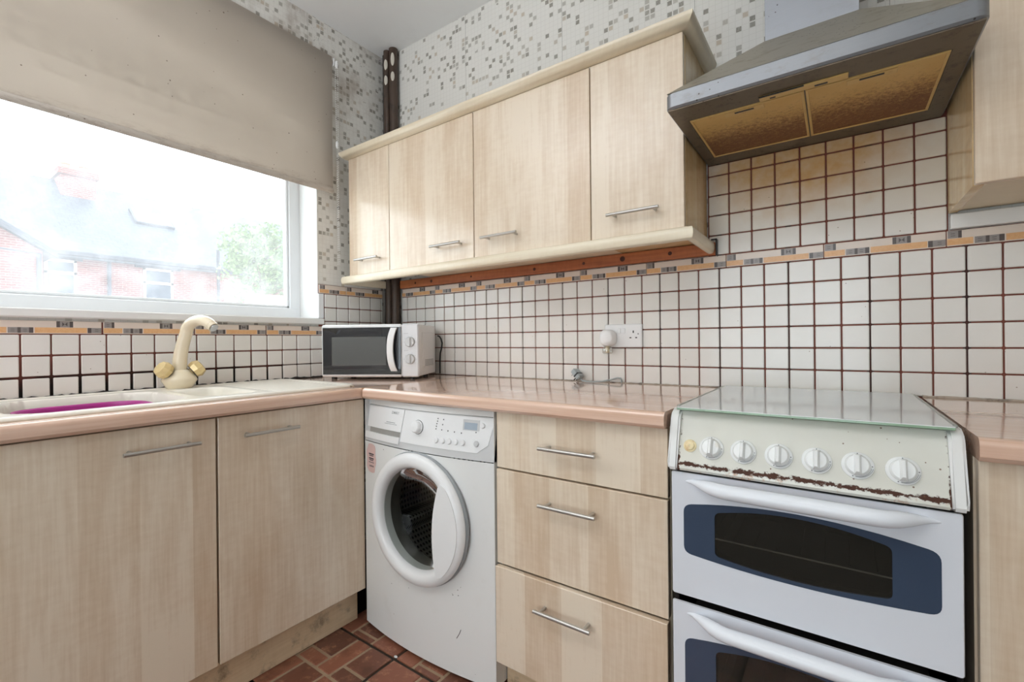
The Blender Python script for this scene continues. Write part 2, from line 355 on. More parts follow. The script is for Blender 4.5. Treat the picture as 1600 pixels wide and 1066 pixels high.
# ------------------------------------------------------------------ tiles
TP, TQ, GAP = 0.0663, 0.0667, 0.0042
bm = BM(); box(bm, -0.0316, 0.0316, -0.0085, 0, -0.0316, 0.0316, 0.0022, 1); tile_me = obj('tile_source', bm, TILE); TME = tile_me.data; bpy.data.objects.remove(tile_me)
def tile_back(x0, x1, z0, z1):
    inst('wall_tile', TME, ((x0 + x1) / 2, -0.002 + random.uniform(-.0004, .0004), (z0 + z1) / 2), wall_back, (random.uniform(-.004, .004), 0, random.uniform(-.004, .004)), ((x1 - x0 - GAP) / 0.0632, 1, (z1 - z0 - GAP) / 0.0632))
def tile_left(y0, y1, z0, z1, GAP=0.0042):
    inst('wall_tile', TME, (0.002 + random.uniform(-.0004, .0004), (y0 + y1) / 2, (z0 + z1) / 2), wall_left, (0, random.uniform(-.004, .004), PI / 2 + random.uniform(-.004, .004)), ((y1 - y0 - GAP) / 0.0632, 1, (z1 - z0 - GAP) / 0.0632))
Z0 = 1.312
bm = BM(); box(bm, 0.135, 2.75, -0.0045, 0, 0.90, 1.356); box(bm, 1.668, 2.2655, -0.0045, 0, 1.356, 1.70); obj('grout_bed', bm, GROUT, wall_back)
for j in range(6):
    for i in range(-24, 16):
        x0, x1 = 1.7024 + TP * i, 1.7024 + TP * (i + 1)
        x0 = max(x0, 0.137)
        if x1 - x0 < 0.012: continue
        tile_back(x0, x1, Z0 - TQ * (j + 1), Z0 - TQ * j)
for j in range(5):
    z0 = 1.356 + TQ * j; z1 = min(z0 + TQ, 1.66)
    for i in range(-1, 8):
        x0, x1 = max(1.7346 + TP * i, 1.670), 1.7346 + TP * (i + 1)
        tile_back(x0, min(x1, 2.2645), z0, z1)
bm = BM(); box(bm, 0, 0.0045, -1.9, -0.033, 0.90, 1.152); box(bm, 0, 0.0045, -0.408, -0.033, 1.152, 1.356); obj('grout_bed', bm, GROUT, wall_left)
for j in range(3):
    for k in range(-7, 20):
        y1, y0 = -(0.4541 + 0.067 * (k - 1)), -(0.4541 + 0.067 * k)
        if y1 > -0.034: y1 = -0.034
        if y1 - y0 < 0.012: continue
        tile_left(y0, y1, Z0 - TQ * (j + 4), Z0 - TQ * (j + 3), 0.0042 + (0.0022 * j if k > 2 else 0))
for j in range(3):
    for k in range(0, 6):
        y1, y0 = -(0.0467 + 0.067 * (k - 1)), -(0.0467 + 0.067 * k)
        y1 = min(y1, -0.034); y0 = max(y0, -0.384 if j < 2 else -0.386)
        if y1 - y0 < 0.006: continue
        tile_left(y0, y1, Z0 - TQ * (j + 1), Z0 - TQ * j)
# printed border tiles: flat pattern of cream, orange and grey cells
def border_bm(L, h, u0, u1):
    bm = BM(); box(bm, u0 + 0.001, u1 - 0.001, -0.0085, 0, 0.001, h - 0.001, 0.001, 1)
    def cell(a, b, c, d, mi, lift=0.0002):
        a, b = max(a * L, u0 + 0.0015), min(b * L, u1 - 0.0015)
        if b - a < 0.0015: return
        y = -0.0085 - lift; vs = [bm.verts.new(q) for q in ((a, y, c * h), (b, y, c * h), (b, y, d * h), (a, y, d * h))]
        bm.faces.new(vs).material_index = mi
    lo, mid, hi = 0.08, 0.48, 0.95
    cell(0.0, 0.19, lo, mid, 1); cell(0.41, 0.86, lo, mid, 1)
    for a, b in ((0.2, 0.275), (0.3, 0.365), (0.9, 1.0)): cell(a, b, lo, mid, 2)
    for a, b in ((0.275, 0.3), (0.365, 0.40), (0.865, 0.9)): cell(a, b, lo, mid, 3)
    cell(0.01, 0.085, mid + .02, hi, 2); cell(0.085, 0.11, mid + .02, hi, 3)
    cell(0.59, 0.62, mid + .02, hi, 3); cell(0.62, 0.705, mid + .02, hi, 2); cell(0.705, 0.735, mid + .02, hi, 3)
    for a, c in ((0.222, 0.2), (0.318, 0.2), (0.935, 0.2), (0.032, 0.63)):   # square motifs
        for q in ((a, a + .03, c, c + .03), (a, a + .03, c + .13, c + .16), (a, a + .005, c, c + .16), (a + .025, a + .03, c, c + .16)): cell(*q, 3, 0.0004)
    for tri in (((0.64, 0.58), (0.64, 0.88), (0.6625, 0.73)), ((0.685, 0.58), (0.685, 0.88), (0.6625, 0.73))):     # bow-tie motif
        if u0 < 0.63 * L and u1 > 0.7 * L: bm.faces.new([bm.verts.new((a * L, -0.0089, c * h)) for a, c in tri]).material_index = 3
    return bm
BMATS = [B_CREAM, B_ORANGE, B_GREY, B_DARK]; BL = 0.2685; BH = 0.0425
def border_obj(u0, u1, parent, loc, rz):
    o = obj('border_tile', border_bm(BL, BH, u0, u1), BMATS, None, smooth=False); o.location = loc; o.rotation_euler = (0, 0, rz); setp(o, parent)
for k in range(-6, 4):
    xs = 1.724 + BL * k; border_obj(max(0.0, 0.137 - xs), min(BL, 2.75 - xs), wall_back, (xs, -0.001, Z0 + 0.0005), 0)
for ys in (-1.743, -1.4715, -1.2, -0.929, -0.658):
    border_obj(0, BL, wall_left, (0.001, ys, 1.112), PI / 2)
border_obj(0, 0.243 + 0.12, wall_left, (0.001, -0.39, 1.112), PI / 2) if False else None
border_obj(0, 0.148, wall_left, (0.001, -0.4085, Z0 + 0.0005), PI / 2); border_obj(0, 0.226, wall_left, (0.001, -0.26, Z0 + 0.0005), PI / 2)

# ------------------------------------------------------------------ floor: terracotta brick-pattern tiles
def g_terra():
    g = G('terracotta'); p = g.pos(); r = g.rand()
    c = g.ramp(r, [(0.0, rgb(104, 66, 52)), (0.5, rgb(138, 86, 66)), (1.0, rgb(156, 100, 76))])
    c = g.mix(g.math('MULTIPLY', g.step(g.noise(p, 38.0, 5, 0.7), 0.5, 0.75), 0.5), c, rgb(206, 150, 116))
    c = g.mix(g.math('MULTIPLY', g.step(g.noise(p, 9.0, 4), 0.5, 0.7), 0.55), c, rgb(74, 46, 34))
    g.bump(g.noise(p, 60.0, 4), 0.3, 0.002); return g.done(c, 0.45)
TERRA = g_terra(); FJOINT = dirty('floor_tile_mortar', rgb(166, 142, 116), rgb(92, 76, 62), 0.6, 0.8, 0, 40)
BR = [(0, .125, 0, .103), (.135, .195, 0, .158), (.205, .302, 0, .103), (0, .02, .113, .158), (.03, .125, .113, .158), (0, .072, .168, .302), (.082, .18, .168, .272), (.082, .18, .282, .302), (.19, .302, .23, .302), (.205, .302, .113, .158), (.19, .302, .168, .22)]
bms = []
for a, b, c, d in BR:
    bm = BM(); box(bm, a, b, -d, -c, -0.008, 0.0, 0.002); t_ = obj('brick_source', bm, TERRA); bms.append(t_.data); bpy.data.objects.remove(t_)
bm = BM(); box(bm, 0, 0.302, -0.302, 0, -0.006, -0.0025, 0.001); t_ = obj('bed_source', bm, FJOINT); bed_me = t_.data; bpy.data.objects.remove(t_)
for ix in range(0, 6):
    for iy in range(0, 4):
        ox, oy = 0.529 + 0.313 * ix, -0.366 - 0.313 * iy
        b_ = inst('floor_tile', bed_me, (ox, oy, FZ), floor)
        for me in bms: inst('brick', me, (ox, oy, FZ), b_)
bm = BM(); 
for c_, s_ in (((0.838, -0.668), .005), ((0.560, -0.785), .003)):
    bmesh.ops.create_icosphere(bm, subdivisions=2, radius=s_, matrix=Matrix.Translation((c_[0], c_[1], FZ + s_ * .55)) @ Matrix.Diagonal((1.5, .9, .6, 1))) if s_ == .005 else None
tag(obj('crumb', bm, WHITEP), 'tiny white crumb on the terracotta floor by a tile joint', 'crumb')

# ------------------------------------------------------------------ pipes in the corner
def vpipe(x, y, r, mat, label, z0=0.914, z1=CZ - 0.001):
    bm = BM(); n = 24; rings = []
    for k in range(n + 1):
        z = z0 + (z1 - z0) * k / n; rr = r * (1 + random.uniform(-.04, .04)); rings.append([(x + rr * math.cos(2 * PI * q / 14), y + rr * math.sin(2 * PI * q / 14), z) for q in range(14)])
    loft(bm, rings); return tag(obj('heating_pipe', bm, mat), label, 'pipe', 'pipes in the room corner')
vpipe(0.112, -0.030, 0.022, PIPE_BR, 'wide brown painted pipe, rightmost in the room corner')
vpipe(0.068, -0.036, 0.019, PIPE_BR, 'brown pipe between the black pipe and widest pipe in corner')
vpipe(0.030, -0.016, 0.015, PIPE_BK, 'thin blackened pipe against the mouldy window wall corner')
for (x, y, r, zs) in ((0.113, -0.0325, 0.0222, ((2.45, 2.5), (2.53, 2.6))), (0.066, -0.0385, 0.0192, ((2.44, 2.495), (2.52, 2.58)))):
    for z0_, z1_ in zs:
        bm = BM(); d_ = Vector((0.62, -0.78, 0)); c_ = Vector((x, y, (z0_ + z1_) / 2)) + d_ * (r * 0.86)
        bmesh.ops.create_icosphere(bm, subdivisions=3, radius=1.0, matrix=Matrix.Translation(c_) @ Matrix.Rotation(math.atan2(d_.y, d_.x), 4, 'Z') @ Matrix.Diagonal((0.004, 0.010, (z1_ - z0_) / 2, 1)))
        obj('bare_patch', bm, PIPE_WH, bpy.data.objects['heating_pipe' if x > 0.1 else 'heating_pipe.001'])

# ------------------------------------------------------------------ roller blind
blind = thing('roller_blind', 'beige spotted roller blind half lowered over the kitchen window', 'blind', (0.045, -1.1, 1.80))
BY0, BY1, BX = -1.95, -0.352, 0.045
bm = BM(); rows = []
for k in range(13):
    z = 2.455 + (1.812 - 2.455) * k / 12; rows.append(z)
R_ = []
for z in rows:
    R_.append([(BX + 0.0022 * math.sin(z * 9 + y * 2.2), y, z) for y in [BY0 + (BY1 - BY0) * q / 24 for q in range(25)]])
loft(bm, R_, False, False, closed=False); bmesh.ops.solidify(bm, geom=bm.faces[:], thickness=0.0012)
obj('fabric', bm, FABRIC, blind)
bm = BM(); loft(bm, [[(BX + 0.006 * math.cos(a), y, 1.806 + 0.013 * math.sin(a)) for a in [2 * PI * q / 12 for q in range(12)]] for y in (BY0, BY1)]); obj('hem_bar', bm, FABRIC, blind)
bm = BM(); cyl(bm, (0.0245, BY0 - 0.01, 2.434), (0.0245, BY1 + 0.006, 2.434), 0.018, n=24); obj('roller_tube', bm, FABRIC, blind)
bm = BM(); box(bm, 0.0, 0.05, BY1 + 0.008, BY1 + 0.011, 2.415, 2.452, 0.001); cyl(bm, (0.03, BY1 + 0.011, 2.434), (0.03, BY1 + 0.024, 2.434), 0.013); obj('bracket', bm, WHITEP, blind)
bm = BM()
for side in (0.0, 0.013):
    for k in range(92):
        z = 2.44 - k * 0.0108; x = 0.046 + side + 0.004 * math.sin(z * 7)
        bmesh.ops.create_icosphere(bm, subdivisions=1, radius=0.0027, matrix=Matrix.Translation((x, BY1 + 0.022 + 0.003 * math.sin(z * 5 + side * 90), z)))
obj('bead_chain', bm, WHITEP, blind)['kind'] = 'stuff'
for z in (2.425, 2.035):
    bm = BM(); bmesh.ops.create_icosphere(bm, subdivisions=2, radius=0.011, matrix=Matrix.Translation((0.05, BY1 + 0.022, z)) @ Matrix.Diagonal((.6, .7, 1.8, 1))); obj('chain_connector', bm, WHITEP, blind)

# ------------------------------------------------------------------ handles
def handle_me():
    bm = BM(); cyl(bm, (-0.082, -0.032, 0), (0.082, -0.032, 0), 0.0052, n=14)
    for sx in (-0.064, 0.064): cyl(bm, (sx, -0.032, 0), (sx, 0.0, 0), 0.0042, n=12)
    o = obj('handle_source', bm, STEEL); me = o.data; bpy.data.objects.remove(o); return me
HME = handle_me()
def handle(parent, loc, rz=0.0):
    return inst('handle', HME, loc, parent, (0, 0, rz))

# ------------------------------------------------------------------ wall cabinets
DY = -0.285; DZ0, DZ1 = 1.4015, 1.9715
units = [(0.072, 0.370, 0.237, 'narrow pale wood wall cabinet at the window end of the row', -0.10), (0.370, 0.868, 0.738, 'wide wall cabinet second from the window with bright sky glare', -0.004),
         (0.868, 1.367, 1.007, 'wide wall cabinet above the double socket, third from the window', -0.004), (1.367, 1.665, 1.516, 'narrow wall cabinet right beside the cooker hood', -0.004)]
for x0, x1, hx, lab, yb in units:
    t = thing('wall_cabinet', lab, 'cabinet', ((x0 + x1) / 2, (DY + yb) / 2, 1.40), 'wall cabinets left of the hood')
    bm = BM(); e = 0.0005
    box(bm, x0 + e, x0 + 0.017, DY + 0.0205, yb, 1.40, 1.972); box(bm, x1 - 0.017, x1 - e, DY + 0.0205, yb, 1.40, 1.972)
    box(bm, x0 + 0.017, x1 - 0.017, DY + 0.0205, yb, 1.40, 1.417); box(bm, x0 + 0.017, x1 - 0.017, DY + 0.0205, yb, 1.955, 1.972); box(bm, x0 + 0.017, x1 - 0.017, yb - 0.008, yb, 1.417, 1.955)
    obj('body', bm, GREASY if x1 > 1.6 else CARC, t)
    bm = BM(); box(bm, x0 + 0.0018, x1 - 0.0018, DY, DY + 0.018, DZ0, DZ1, 0.0012); d = obj('door', bm, MAPLE, t)
    handle(d, (hx, DY, 1.4665))
cor = [(0.0, 1.9685), (0.006, 1.9665), (0.014, 1.9685), (0.0215, 1.9735), (0.027, 1.981), (0.032, 1.987), (0.034, 1.991), (0.034, 1.9985), (0.0, 1.9985)]
bm = BM(); sweep(bm, [(0.072, -0.10), (0.072, DY + 0.001), (1.6655, DY + 0.001), (1.6655, -0.003)], [(o - 0.004 if o == 0 else o, z + 0.005) for o, z in cor])
t = tag(obj('cornice', bm, MAPLE_E, None, ang=50), 'moulded pale wood cornice along the top of the wall cabinets', 'cornice')
pel = [(-0.001, 1.3985), (0.018, 1.3985), (0.0205, 1.396), (0.023, 1.388), (0.0235, 1.378), (0.0215, 1.367), (0.018, 1.362), (0.012, 1.360), (0.004, 1.3605), (0.001, 1.363)]
bm = BM(); sweep(bm, [(0.062, -0.045), (0.062, DY - 0.001), (1.6695, DY - 0.001), (1.6695, -0.028)], pel)
tag(obj('light_pelmet', bm, MAPLE_E, None, ang=50), 'pale wood pelmet strip under the wall cabinets', 'pelmet')
bm = BM(); box(bm, 0.137, 1.694, -0.024, -0.0, 1.3575, 1.3985, 0.0015); tag(obj('pine_batten', bm, PINE), 'orange knotty pine batten on the tiles under the wall cabinets', 'batten')
for kx, kr in ((0.255, .006), (0.37, .008), (0.63, .005), (0.98, .007), (1.21, .006), (1.37, .010), (1.545, .007)):
    bm = BM(); cyl(bm, (kx, -0.0242, 1.378), (kx, -0.0246, 1.378), kr, kr * .8, n=14); obj('knot', bm, plain('pine_knot', rgb(74, 36, 22), 0.6) if kx == 0.255 else bpy.data.materials['pine_knot'], bpy.data.objects['pine_batten'])
bm = BM(); box(bm, 1.6955, 1.7, -0.03, -0.009, 1.352, 1.409, 0.001); box(bm, 1.682, 1.7, -0.03, -0.026, 1.404, 1.409); tag(obj('corner_bracket', bm, BLACKP), 'small black metal bracket at the hood end of the pelmet', 'bracket')

# right-hand wall cabinet
t = thing('wall_cabinet', 'pale wood wall cabinet cut by the frame, right of the hood', 'cabinet', (2.56, -0.15, 1.40))
bm = BM(); RX0, RX1, RB = 2.2645, 2.86, 1.4
box(bm, RX0, RX0 + 0.018, -0.280, -0.010, RB, 2.08); obj('side_panel', bm, GREASY, t)
bm = BM(); box(bm, RX1 - 0.018, RX1, -0.280, -0.010, RB, 2.08); box(bm, RX0 + 0.018, RX1 - 0.018, -0.280, -0.010, RB + 0.004, RB + 0.02); box(bm, RX0 + 0.018, RX1 - 0.018, -0.280, -0.010, 2.062, 2.08); box(bm, RX0 + 0.018, RX1 - 0.018, -0.018, -0.010, RB + 0.02, 2.062); obj('body', bm, CARC, t)
bm = BM(); box(bm, RX0 + 0.001, RX1 - 0.001, -0.301, -0.283, RB, 2.08, 0.0015); d = obj('door', bm, MAPLE, t); handle(d, (2.425, -0.301, 1.4665))
bm = BM(); box(bm, 2.268, 2.86, -0.022, 0, 1.3575, 1.3955, 0.002); tag(obj('white_batten', bm, REVEAL), 'white painted batten under the right wall cabinet', 'batten')

# ------------------------------------------------------------------ cooker hood
def g_hood(name, c, dirtc, rough, amt, metal=0.75):
    g = G(name); p = g.pos(); br = g.noise(g.scale(p, (3, 60, 200)), 1.0, 3)
    col = g.mix(g.math('MULTIPLY', br, 0.25), c, tuple(q * 0.7 for q in c[:3]) + (1,))
    st = g.math('MULTIPLY', g.step(g.noise(g.scale(p, (1, 1, 2)), 22.0, 6, 0.7), 0.5, 0.68), amt); col = g.mix(st, col, dirtc)
    v = g.n('TexVoronoi', {'Vector': p, 'Scale': 75.0}).outputs['Distance']
    col = g.mix(g.math('MULTIPLY', g.math('MULTIPLY', g.math('LESS_THAN', v, 0.14), g.math('GREATER_THAN', g.noise(p, 8.0, 3), 0.52)), 0.8), col, rgb(60, 44, 32))
    return g.done(col, rough, g.math('SUBTRACT', metal, g.math('MULTIPLY', st, 0.6), clamp=True))
HOODM = g_hood('hood_steel', rgb(150, 153, 158), rgb(120, 112, 102), 0.42, 0.35, 0.7)
HOODC = g_hood('greasy_hood_canopy', rgb(166, 160, 146), rgb(120, 108, 84), 0.45, 0.6, 0.55)
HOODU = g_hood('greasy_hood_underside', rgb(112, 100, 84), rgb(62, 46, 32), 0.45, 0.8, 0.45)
DUCT = g_hood('hood_duct_steel', rgb(172, 176, 184), rgb(150, 148, 146), 0.45, 0.2, 0.5)
hood = thing('cooker_hood', 'greasy stainless steel chimney cooker hood above the cooker', 'cooker hood', (1.963, -0.24, 1.662))
HX0, HX1, HY, HZ0, HZ1 = 1.6675, 2.2585, -0.475, 1.662, 1.7035
def hrect(o, z, r=0.02):
    pts = [(HX0 + o, -0.0105), (HX0 + o, HY + o + r)]
    for k in range(1, 7): a = PI + PI / 2 * k / 6; pts.append((HX0 + o + r + r * math.cos(a), HY + o + r + r * math.sin(a)))
    for k in range(0, 6): a = 1.5 * PI + PI / 2 * k / 6; pts.append((HX1 - o - r + r * math.cos(a), HY + o + r + r * math.sin(a)))
    pts += [(HX1 - o, HY + o + r), (HX1 - o, -0.0105)]
    return [(x, y, z) for x, y in pts]
bm = BM(); loft(bm, [hrect(0.004, HZ0 + 0.0), hrect(0.0, HZ0 + 0.005), hrect(0.0, HZ1 - 0.003), hrect(0.003, HZ1), hrect(0.012, HZ1 + 0.0015)], True, True); obj('lip', bm, HOODM, hood)
cx0, cx1, cy = 1.868, 2.0755, -0.25
top = [(cx0, -0.0105, 1.881), (cx1, -0.0105, 1.881), (cx1, cy, 1.881), (cx0, cy, 1.881)]
bot = [(HX0 + 0.004, -0.0105, HZ1 + 0.001), (HX1 - 0.004, -0.0105, HZ1 + 0.001), (HX1 - 0.004, HY + 0.004, HZ1 + 0.001), (HX0 + 0.004, HY + 0.004, HZ1 + 0.001)]
bm = BM(); loft(bm, [bot, top]); obj('canopy', bm, HOODC, hood, smooth=False)
bm = BM(); box(bm, cx0 + 0.0015, cx1 - 0.0015, cy + 0.0015, -0.0005, 1.8805, CZ - 0.001, 0.001); obj('chimney', bm, DUCT, hood)
bm = BM()   # underside frame around the filters
box(bm, HX0 + 0.006, 1.704, HY + 0.006, -0.012, HZ0 - 0.003, HZ0 + 0.001); box(bm, 2.219, HX1 - 0.006, HY + 0.006, -0.012, HZ0 - 0.003, HZ0 + 0.001)
box(bm, 1.704, 2.219, HY + 0.006, -0.386, HZ0 - 0.003, HZ0 + 0.001); box(bm, 1.704, 2.219, -0.084, -0.012, HZ0 - 0.003, HZ0 + 0.001); box(bm, 1.962, 1.968, -0.386, -0.084, HZ0 - 0.003, HZ0 + 0.001); obj('underside_frame', bm, HOODU, hood)
g = G('greasy_filter_mesh'); p = g.pos(); x, y, z = g.sep(p)
back = g.step(y, -0.40, -0.13)
ru = g.step(g.math('ADD', g.math('MULTIPLY', g.noise(p, 110.0, 8, 0.8), 0.9), g.math('MULTIPLY', back, 0.34)), 0.52, 0.80)
c_ = g.mix(g.noise(p, 12.0, 3), rgb(222, 190, 126), rgb(206, 164, 92)); c_ = g.mix(g.math('MULTIPLY', back, 0.45), c_, rgb(168, 108, 44))
c_ = g.mix(g.math('MULTIPLY', ru, 0.85), c_, rgb(104, 52, 24))
v_ = g.n('TexVoronoi', {'Vector': p, 'Scale': 120.0}).outputs['Distance']; c_ = g.mix(g.math('MULTIPLY', g.math('LESS_THAN', v_, 0.16), g.math('MULTIPLY', ru, 0.8)), c_, rgb(58, 26, 14))
msh = g.n('TexChecker', {'Vector': p, 'Scale': 420.0}).outputs['Fac']; g.bump(msh, 0.5, 0.001); FILT = g.done(c_, 0.5, 0.1)
FRAMEF = dirty('filter_frame_metal', rgb(212, 178, 112), rgb(170, 116, 56), 0.6, 0.4, 0.1, 30)
for a, b, nm in ((1.706, 1.9635, 'a'), (1.9665, 2.2175, 'b')):
    bm = BM(); box(bm, a + 0.005, b - 0.005, -0.379, -0.091, HZ0 - 0.0035, HZ0 - 0.001); f = obj('grease_filter', bm, FILT, hood)
    bm = BM()
    for q in ((a, b, -0.384, -0.378), (a, b, -0.092, -0.086), (a, a + 0.006, -0.378, -0.092), (b - 0.006, b, -0.378, -0.092)): box(bm, q[0], q[1], q[2], q[3], HZ0 - 0.0055, HZ0 - 0.001, 0.0008)
    obj('filter_frame', bm, FRAMEF, f)
    hx = 1.834 if nm == 'a' else 2.0905
    bm = BM(); box(bm, hx - 0.045, hx + 0.045, -0.374, -0.35, HZ0 - 0.005, HZ0 - 0.003, 0.0008); obj('filter_latch', bm, FRAMEF, f)
    bm = BM(); box(bm, hx - 0.022, hx + 0.022, -0.3685, -0.3615, HZ0 - 0.0056, HZ0 - 0.0045); obj('latch_slot', bm, BLACKP, f)
bm = BM(); box(bm, 1.873, 2.048, -0.415, -0.391, HZ0 - 0.007, HZ0 - 0.0028, 0.001); sw = obj('switch_panel', bm, FRAMEF, hood)
for q in ((1.873, 1.965, -0.417, -0.4135), (1.895, 1.907, -0.402, -0.397), (1.985, 2.01, -0.404, -0.397)):
    bm = BM(); box(bm, *q, HZ0 - 0.0076, HZ0 - 0.0050); obj('switch_slot', bm, BLACKP, sw)
bm = BM(); tube(bm, [(2.19, -0.02, 1.775), (2.215, -0.015, 1.80), (2.235, -0.012, 1.83), (2.25, -0.010, 1.90), (2.252, -0.010, 2.1)], 0.0035, 8); tag(obj('hood_cable', bm, BLACKP), 'black cable on the wall behind the hood', 'cable')

# ------------------------------------------------------------------ worktops
def wt_prof(z0=0.874, z1=0.912, r=0.013):
    pts = []
    for k in range(6): a = PI / 2 * k / 5; pts.append((r * (math.sin(a) - 1), z1 - r * (1 - math.cos(a))))
    pts.append((0.0, z0 + 0.008)); pts.append((-0.006, z0)); return pts       # out (relative to the front edge), z : top to bottom
SX0, SX1, SY0, SY1 = 0.062, 0.572, -1.56, -0.600          # sink outline
HOLE = (SX0 + 0.02, SX1 - 0.02, SY0 + 0.02, SY1 - 0.02)
bm = BM(); F = 0.625
pr = [(HOLE[1], 0.874), (HOLE[1], 0.912)] + [(F + o, z) for o, z in wt_prof()]
loft(bm, [[(x, y, z) for x, z in pr] for y in (-2.05, -0.632)])
box(bm, 0.006, HOLE[0], -2.05, -0.0, 0.874, 0.912); box(bm, HOLE[0], HOLE[1], -2.05, HOLE[2], 0.874, 0.912); box(bm, HOLE[0], HOLE[1], HOLE[3], -0.012, 0.874, 0.912); box(bm, HOLE[1], 0.6255, -0.632, -0.012, 0.874, 0.912)
wtl = tag(obj('worktop', bm, WT_Y), 'pink beige laminate worktop under the window holding the sink', 'worktop', 'laminate worktops')
bm = BM(); pr = [(-0.012, 0.874), (-0.012, 0.912)] + [(-0.632 - o, z) for o, z in wt_prof()]
loft(bm, [[(x, y, z) for y, z in pr] for x in (0.6295, 1.7045)]); wtb = tag(obj('worktop', bm, WT_X), 'glossy pink beige worktop over the washing machine and drawers', 'worktop', 'laminate worktops')
bm = BM(); box(bm, 0.6256, 0.6294, -0.63, -0.012, 0.876, 0.9126); obj('joint_strip', bm, dirty('joint_strip_metal', rgb(170, 140, 104), rgb(80, 64, 50), 0.6, 0.4, 0.4), wtb)
bm = BM(); loft(bm, [[(x, y, z) for y, z in pr] for x in (2.2085, 3.0)]); wtr = tag(obj('worktop', bm, WT_X), 'short stretch of pink worktop right of the cooker', 'worktop', 'laminate worktops')
def bead(name, a, b, r, mat, parent, n=60, jit=0.5):
    a, b = Vector(a), Vector(b); bm = BM(); tube(bm, [a + (b - a) * (k / n) + Vector((0, 0, random.uniform(-.1, .4) * r * jit)) for k in range(n + 1)], [r * random.uniform(1 - jit, 1 + jit) for _ in range(n + 1)], 6); return obj(name, bm, mat, parent)
SEAL = dirty('grey_sealant', rgb(176, 164, 150), rgb(52, 42, 36), 0.95, 0.7, 0, 26)
bead('sealant', (0.64, -0.0125, 0.913), (1.70, -0.0125, 0.913), 0.0028, SEAL, wtb, 110)
bead('sealant', (0.012, -1.98, 0.914), (0.012, -0.40, 0.914), 0.0055, MOULD, wtl, 140, 0.7)
bead('sealant', (2.21, -0.012, 0.913), (2.98, -0.012, 0.913), 0.005, SEAL, wtr, 60, 0.2)

# ------------------------------------------------------------------ inset sink
def sd_rr(px, py, x0, x1, y0, y1, r):
    qx = abs(px - (x0 + x1) / 2) - (x1 - x0) / 2 + r; qy = abs(py - (y0 + y1) / 2) - (y1 - y0) / 2 + r
    return math.hypot(max(qx, 0), max(qy, 0)) + min(max(qx, qy), 0) - r
def smooth(t): t = max(0, min(1, t)); return t * t * (3 - 2 * t)
def sink_z(x, y):
    e = sd_rr(x, y, SX0, SX1, SY0, SY1, 0.045); z = 0.914 + 0.0085 * smooth(-e / 0.010) - 0.003 * smooth((-e - 0.02) / 0.012)
    b = sd_rr(x, y, 0.135, 0.520, -1.482, -1.115, 0.09); z -= 0.150 * smooth(-b / 0.026)
    h = sd_rr(x, y, 0.175, 0.495, -1.085, -0.915, 0.05); z -= 0.075 * smooth(-h / 0.03)
    d = sd_rr(x, y, 0.115, 0.535, -0.895, -0.630, 0.03)
    if d < 0: z -= 0.0035 * smooth(-d / 0.012) - 0.003 * smooth(-d / 0.02) * (0.5 + 0.5 * math.cos((x - 0.115) / 0.026 * 2 * PI))
    return z
bm = BM(); nx, ny = 88, 170; gv = []
for iy in range(ny + 1):
    row = []
    for ix in range(nx + 1):
        x = SX0 + (SX1 - SX0) * ix / nx; y = SY0 + (SY1 - SY0) * iy / ny
        e = sd_rr(x, y, SX0, SX1, SY0, SY1, 0.045)
        row.append(bm.verts.new((x, y, sink_z(x, y))) if e < 0.0012 else None)
    gv.append(row)
for iy in range(ny):
    for ix in range(nx):
        q = (gv[iy][ix], gv[iy][ix + 1], gv[iy + 1][ix + 1], gv[iy + 1][ix])
        if all(q): bm.faces.new(q)
for v in [v for v in bm.verts if not v.link_faces]: bm.verts.remove(v)
sink = thing('kitchen_sink', 'cream composite sink with drainer set in the window worktop', 'sink', (0.3, -1.07, 0.913))
o = obj('basin', bm, CREAMP, sink, ang=60)
sm = o.modifiers.new('thickness', 'SOLIDIFY'); sm.thickness = 0.004; sm.offset = -1
bm = BM(); lathe(bm, [(0.001, 0.003), (0.02, 0.002), (0.034, 0.0), (0.036, 0.003), (0.038, 0.0)], (0.3125, -1.0, 0.8425), (0, 0, 1), 28, False, False); obj('waste', bm, STEEL, sink)
bm = BM(); box(bm, 0.1, 0.118, -0.985, -0.935, 0.9187, 0.9197, 0.0003); obj('overflow_plate', bm, CREAMP, sink)
MAG = plain('magenta_plastic', rgb(168, 40, 132), 0.35, 0, 0.05)
tub = thing('washing_up_bowl', 'magenta plastic washing-up bowl sitting in the sink', 'basin', (0.335, -1.305, 0.7805))
bm = BM(); rr = []
for w, l, z, r in ((0.21, 0.19, 0.7735, .06), (0.24, 0.215, 0.780, .07), (0.292, 0.272, 0.895, .08), (0.296, 0.276, 0.899, .08), (0.308, 0.288, 0.900, .085), (0.308, 0.288, 0.896, .085), (0.294, 0.274, 0.893, .08), (0.284, 0.264, 0.893, .078), (0.232, 0.207, 0.786, .066), (0.21, 0.19, 0.780, .06)):
    rr.append([(0.332 + a, -1.302 + b, z) for a, b in rrect(w, l, r, 8)])
loft(bm, rr); obj('tub', bm, MAG, tub, ang=60)

